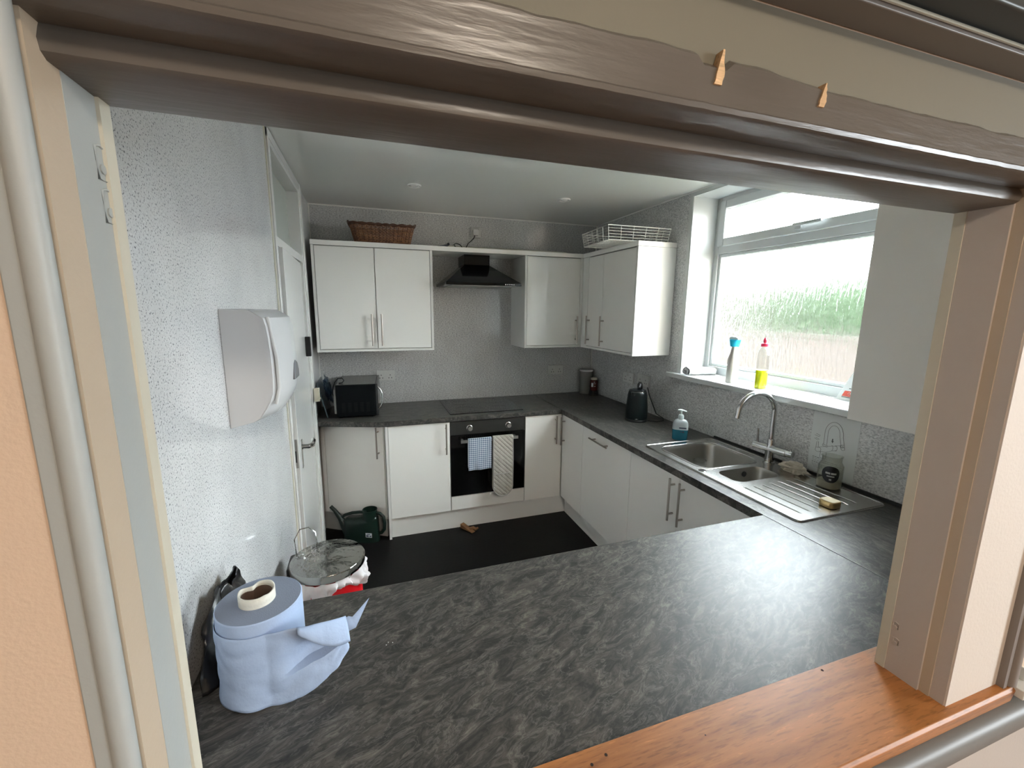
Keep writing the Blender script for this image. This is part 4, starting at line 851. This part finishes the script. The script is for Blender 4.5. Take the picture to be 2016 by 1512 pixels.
# ------------------------------------------------------------------ paper towel dispenser on the left wall
t = thing('towel_dispenser', 'white plastic paper towel dispenser on the speckled left wall', 'dispenser', (0, -2.16, 1.36))
bm = BM(); ya, yb2 = -2.304, -1.975; nu = 25; nv = 15
def disp(u, v):
    # cross-section outline u: from wall (near side) round the bulging front to the wall (far side); v height
    z = 1.357+(1.697-1.357)*v
    dep = .118+.022*math.sin(min(1, max(0, v))*PI)*.5
    if v < .30: dep -= .05*(1-v/.30)**1.6
    if v > .90: dep -= .035*((v-.90)/.10)**1.8
    P0 = []
    w = yb2-ya
    s = u*3
    if s < 1: x = s*dep; y = ya+.004*s
    elif s < 2:
        q = s-1; x = dep+.028*math.sin(q*PI); y = ya+w*q
    else: x = (3-s)*dep; y = yb2
    # round the vertical edges
    if .28 < u < .40: x -= .010*(1-abs(u-.333)/.067)**2
    ins = 0
    zz = z
    if v < .02: pass
    zz = z+ (.030*(x/.14) if v < .02 else 0)
    if v > .98: zz = z-.004*(x/.14)
    return (max(.0008, x), y, zz)
g = [[bm.verts.new(disp(i/(nu-1), j/(nv-1))) for j in range(nv)] for i in range(nu)]
for i in range(nu-1):
    for j in range(nv-1): bm.faces.new((g[i][j], g[i+1][j], g[i+1][j+1], g[i][j+1]))
bm.faces.new([g[i][nv-1] for i in range(nu)]); bm.faces.new([g[i][0] for i in range(nu)][::-1]); bmesh.ops.recalc_face_normals(bm, faces=bm.faces[:])
obj('cover', bm, P('dispenser_white', (.60, .605, .61), .22), t, bev=.012, smooth=40)
bm = BM(); tube(bm, [(.116, -2.292, 1.675), (.131, -2.292, 1.56), (.132, -2.292, 1.47), (.120, -2.292, 1.42)], .005, 10); obj('edge_bead', bm, P('bead_white', (.66, .665, .66), .15), t)
bm = BM(); prism(bm, [(-2.185, 1.475), (-2.180, 1.50), (-2.168, 1.525), (-2.15, 1.535), (-2.12, 1.525), (-2.10, 1.50), (-2.10, 1.475)], .150, .160, 'x'); obj('level_window', bm, P('grey_window', (.20, .21, .22), .2), t, bev=.003, label='grey level window')
# ------------------------------------------------------------------ blue paper roll
bluep = P('blue_paper', (.36, .46, .64), .85, bump=(160, .3)); bluee = P('blue_paper_end', (.22, .26, .345), .9, bump=(400, .6))
t = thing('paper_roll', 'blue centrefeed paper roll with a trailing sheet on the peninsula', 'paper roll', (.145, -2.76, ZT))
RX, RY, RR, RH = .147, -2.757, .0800, .188
bm = BM(); lathe(bm, [(.030, .001), (RR-.001, .001), (RR, .004), (RR, RH-.002), (RR-.002, RH)], (RX, RY, ZT), 56); obj('roll', bm, bluep, t)
bm = BM(); lathe(bm, [(RR-.002, RH), (RR-.02, RH+.0005), (.030, RH), (.030, .001)], (RX, RY, ZT), 56); obj('roll_end', bm, bluee, t, label='greyer end of the roll')
def core(u, r, off=0):
    a = u*2*PI; k = 1-.45*math.exp(-((((a-2.2+PI) % (2*PI))-PI)/.42)**2)
    return Vector((RX-.004+r*k*math.cos(a), RY+r*k*math.sin(a), 0))
bm = BM(); grid(bm, 48, 5, lambda u, v: core(u, .0325)+Vector((0, 0, ZT+RH-.03+v*.052+.003*noise.noise(Vector((math.cos(u*6.28)*2, math.sin(u*6.28)*2, 1)))*v)), closed_u=True); obj('pulled_core_paper', bm, P('white_tissue', (.66, .65, .58), .85, bump=(90, .8)), t, solid=.003, label='white tissue layer pulled up at the core')
bm = BM(); grid(bm, 48, 4, lambda u, v: core(u, .0275)+Vector((0, 0, ZT+RH-.06+v*.074)), closed_u=True); obj('core_tube', bm, P('cardboard', (.085, .05, .035), .9), t, solid=.002)
# loose outer sheet: wraps the camera side and flares off to the right
bm = BM(); NU, NV = 70, 34
def sheet(u, v):
    a0, a1 = math.radians(165), math.radians(287); L0 = RR*(a1-a0)+.002; LT = L0+.150; s = u*LT
    z = ZT+.004+v*(RH-.030); rr = RR+.0022
    if s < L0:
        a = a0+s/RR; p = Vector((RX+rr*math.cos(a), RY+rr*math.sin(a), z))
    else:
        q = (s-L0)/(LT-L0); a = a1; tang = Vector((-math.sin(a), math.cos(a), 0)); nor = Vector((math.cos(a), math.sin(a), 0))
        p = Vector((RX+rr*math.cos(a), RY+rr*math.sin(a), z))+tang*(q*.146)+nor*(.030*math.sin(q*2.6))
        k = q**1.8; p.z = z+k*.066*(1-v)-.016*k*v+.010*math.sin(q*PI)*v
        p -= nor*(.042*math.sin(v*PI)**2*math.sin(q*PI*.85)**2)*(1 if v > .35 else .4)
    w_ = .0030*min(1, u*3)*noise.noise(Vector((u*6, v*4, 2)))+.0050*max(0, u-.45)*noise.noise(Vector((u*15, v*8, 5)))
    d = Vector((p.x-RX, p.y-RY, 0)).normalized(); p += d*abs(w_)*2.2
    if v < .14: p += d*.004*(1-v/.14)
    return p
grid(bm, NU, NV, sheet); obj('loose_sheet', bm, bluep, t, solid=.0008, smooth=28)
bm = BM()
def flap(u, v):
    uu = .70+.30*u; e = sheet(uu, 1.0); o_ = Vector((.10, -.42, 0)).normalized()
    wdt = .052*math.sin(min(1, u*1.05)*PI*.55+.12)
    return e+o_*(.016*math.sin(v*PI*.55))+Vector((.004*v*u, 0, -wdt*v+.006*math.sin(v*PI)))
grid(bm, 20, 9, flap); obj('folded_flap', bm, bluep, t, solid=.0008)
bm = BM(); b_ = sheet(1, .75); c_ = sheet(1, .35)
V = [b_+Vector((-.012, .002, .004)), b_+Vector((.006, .008, .008)), b_+Vector((.014, .010, .003)), b_+Vector((.050, .020, .034)), c_+Vector((.018, .004, .012)), c_+Vector((-.004, .002, .006))]
vs = [bm.verts.new(v) for v in V]; bm.faces.new(vs); bmesh.ops.triangulate(bm, faces=bm.faces[:]); obj('torn_tip', bm, bluep, t, solid=.0008)
# ------------------------------------------------------------------ black bag behind the roll
bm = BM()
bag = P('black_bin_liner', (.008, .008, .009), .28, bump=(25, .9))
def bagf(u, v):
    a = u*2*PI; r = .5*math.sin(min(1, v*1.15)*PI*.92)**.6 if v > 0 else .3
    x = .036+.028*math.cos(a)*(1-.6*v); y = -2.615+.165*math.sin(a)*(1-.62*v)+.03*v; z = ZT+.002+.135*v**.9
    n = noise.noise(Vector((math.cos(a)*1.5, math.sin(a)*1.5, v*2.6+3))); m2 = noise.noise(Vector((math.cos(a)*5, math.sin(a)*5, v*5)))
    x += .012*n+.006*m2; y += .022*n; z += .050*v*noise.noise(Vector((math.cos(a)*1.1, math.sin(a)*1.1, 8)))
    return (max(.004, x), y, max(ZT+.0015, z))
grid(bm, 44, 26, bagf, closed_u=True)
tp = [v for v in bm.verts if len(v.link_faces) == 2 and v.co.z > ZT+.12]
tag(obj('bin_bag', bm, bag, solid=.002, smooth=40), 'folded black plastic bag standing behind the blue paper roll', 'bag')
# ------------------------------------------------------------------ pedal bin
t = thing('pedal_bin', 'red bin with shiny steel lid and white liner behind the peninsula', 'bin', (.190, -1.955, 0))
cxb, cyb = .190, -1.955
redm = P('red_bin_paint', (.60, .010, .015), .3)
obj('bin_body', lathe(BM(), [(.001, 0), (.122, 0), (.124, .02), (.127, .655), (.122, .66)], (cxb, cyb, 0), 48), redm, t)
lid = P('lid_steel', (.36, .36, .345), .10, 1, bump=(10, 1.0))
[n for n in lid.node_tree.nodes if n.type == 'BUMP'][0].inputs['Distance'].default_value = .010
obj('bin_lid', lathe(BM(), [(.137, .678), (.141, .680), (.142, .702), (.138, .709), (.10, .712), (.001, .718)], (cxb, cyb, 0), 64), lid, t)
obj('hinge_housing', box(BM(), cxb-.150, cxb-.104, cyb-.03, cyb+.085, .02, .700), blackm, t, bev=.012)
bm = BM(); grid(bm, 90, 12, lambda u, v: (lambda a, n: (cxb+(.128+.013*(1+math.sin(v*PI))*(.6+1.1*n)+.016*v*n)*math.cos(a), cyb+(.128+.013*(1+math.sin(v*PI))*(.6+1.1*n)+.016*v*n)*math.sin(a), .675-v*(.10+.055*noise.noise(Vector((math.cos(a)*1.2, math.sin(a)*1.2, 4)))-.045*math.cos(a+.4))))(u*2*PI, noise.noise(Vector((math.cos(u*2*PI)*7, math.sin(u*2*PI)*7, v*1.6)))), closed_u=True)
lin = clear('white_liner_film', (.95, .93, .94), .3, .8); lt = lin.node_tree
df = N(lin, 'ShaderNodeBsdfDiffuse'); df.inputs[0].default_value = (.78, .76, .77, 1); mx2 = N(lin, 'ShaderNodeMixShader'); mx2.inputs[0].default_value = .75
o_ = lt.nodes['Material Output']; src = o_.inputs[0].links[0].from_socket; L(lin, src, mx2.inputs[1]); L(lin, df.outputs[0], mx2.inputs[2]); L(lin, mx2.outputs[0], o_.inputs[0])
obj('bin_liner', bm, lin, t, smooth=50, label='crinkled translucent white liner')
bm = BM(); tube(bm, [(cxb-.13, cyb+.10, .665), (cxb-.138, cyb+.115, .745), (cxb-.118, cyb+.140, .775), (cxb-.085, cyb+.150, .775), (cxb-.060, cyb+.145, .750), (cxb-.052, cyb+.128, .69)], .003, 8); obj('wire_handle', bm, chrome, t)
# ------------------------------------------------------------------ watering can
gr = P('dark_green_plastic', (.004, .018, .012), .4)
t = thing('watering_can', 'dark green plastic watering can on the floor in front of the angled cabinet', 'watering can', (.27, -.55, 0))
WM = Matrix.Translation((.272, -.548, .001)) @ Matrix.Rotation(math.radians(-25), 4, 'Z')
bm = BM()
def can(u, v):
    a = u*2*PI; ca, sa = math.cos(a), math.sin(a); q = 1/((abs(ca)**2.6+abs(sa)**2.6)**(1/2.6))
    h = .17+.0*ca; z = v*h; lx = .135-.006*v; ly = .056
    top = 1.0
    if v > .85: f = (v-.85)/.15; lx -= .022*f**2; ly -= .022*f**2
    x = lx*ca*q; z2 = z+(v*.030*max(0, (x+.02)/.12)) 
    return WM @ Vector((x, ly*sa*q, z2))
grid(bm, 48, 16, can, closed_u=True)
bmesh.ops.holes_fill(bm, edges=[e for e in bm.edges if e.is_boundary]); bmesh.ops.recalc_face_normals(bm, faces=bm.faces[:])
obj('tank', bm, gr, t, smooth=50)
bm = BM(); lathe(bm, [(.052, .15), (.052, .20), (.050, .238), (.053, .243), (.049, .243), (.046, .20), (.046, .12), (.001, .12)], (0, 0, 0), 32, WM @ Matrix.Translation((.070, 0, 0))); obj('filler_neck', bm, gr, t)
bm = BM(); tube(bm, [WM @ Vector(p) for p in ((-.100, 0, .045), (-.135, 0, .105), (-.165, 0, .160), (-.205, 0, .215), (-.235, 0, .245))], [.040, .030, .020, .014, .013], 16); obj('spout', bm, gr, t)
bm = BM(); tube(bm, [WM @ Vector(p) for p in ((-.150, 0, .165), (-.125, 0, .185), (-.07, 0, .205), (-.01, 0, .215), (.04, 0, .217))], .0105, 12); obj('top_handle', bm, gr, t)
bm = BM(); tube(bm, [WM @ Vector(p) for p in ((.105, 0, .218), (.145, 0, .215), (.172, 0, .19), (.180, 0, .14), (.176, 0, .09), (.155, 0, .062), (.12, 0, .055))], .0115, 12); obj('rear_handle', bm, gr, t)
bm = BM(); prism(bm, [(.055, .048), (.103, .048), (.103, .082), (.055, .082)], -.0575, -.0560, 'y', WM); obj('price_label', bm, P('sticker_white', (.60, .64, .70), .5), t, label='white sticker')
bm = BM(); box(bm, .060, .078, -.0580, -.0575, .054, .066, WM); box(bm, .086, .099, -.0580, -.0575, .054, .064, WM); box(bm, .066, .090, -.0580, -.0575, .071, .076, WM); obj('sticker_print', bm, P('sticker_ink', (.08, .10, .18), .5), t)
# wooden door wedge with crumpled end
t = thing('door_wedge', 'brown wooden door wedge lying on the dark floor by the plinth', 'wedge', (1.055, -.66, 0))
VM = Matrix.Translation((1.052, -.655, .001)) @ Matrix.Rotation(math.radians(-58), 4, 'Z')
wd_ = woodmat('wedge_wood', (.24, .115, .045), (.15, .06, .02), .6)
bm = BM(); prism(bm, [(-.065, 0), (.065, 0), (.065, .004), (-.065, .034)], -.018, .018, 'y', VM); obj('wedge', bm, wd_, t, bev=.002)
bm = BM(); tube(bm, [VM @ Vector(p) for p in ((.02, -.0, .018), (.035, .025, .02), (.06, .03, .014), (.055, .055, .012))], [.010, .012, .011, .008], 10); obj('knot', bm, wd_, t)
# crumbs on the peninsula
for i, (x, y) in enumerate(((.395, -2.745), (.400, -2.738), (.41, -2.742))):
    bm = BM(); bmesh.ops.create_icosphere(bm, subdivisions=1, radius=.0013, matrix=Matrix.Translation((x, y, ZT+.0012)))
    tag(obj('crumb', bm, white), 'tiny white crumb on the peninsula worktop right of the paper roll', 'crumb', 'crumbs on the peninsula')
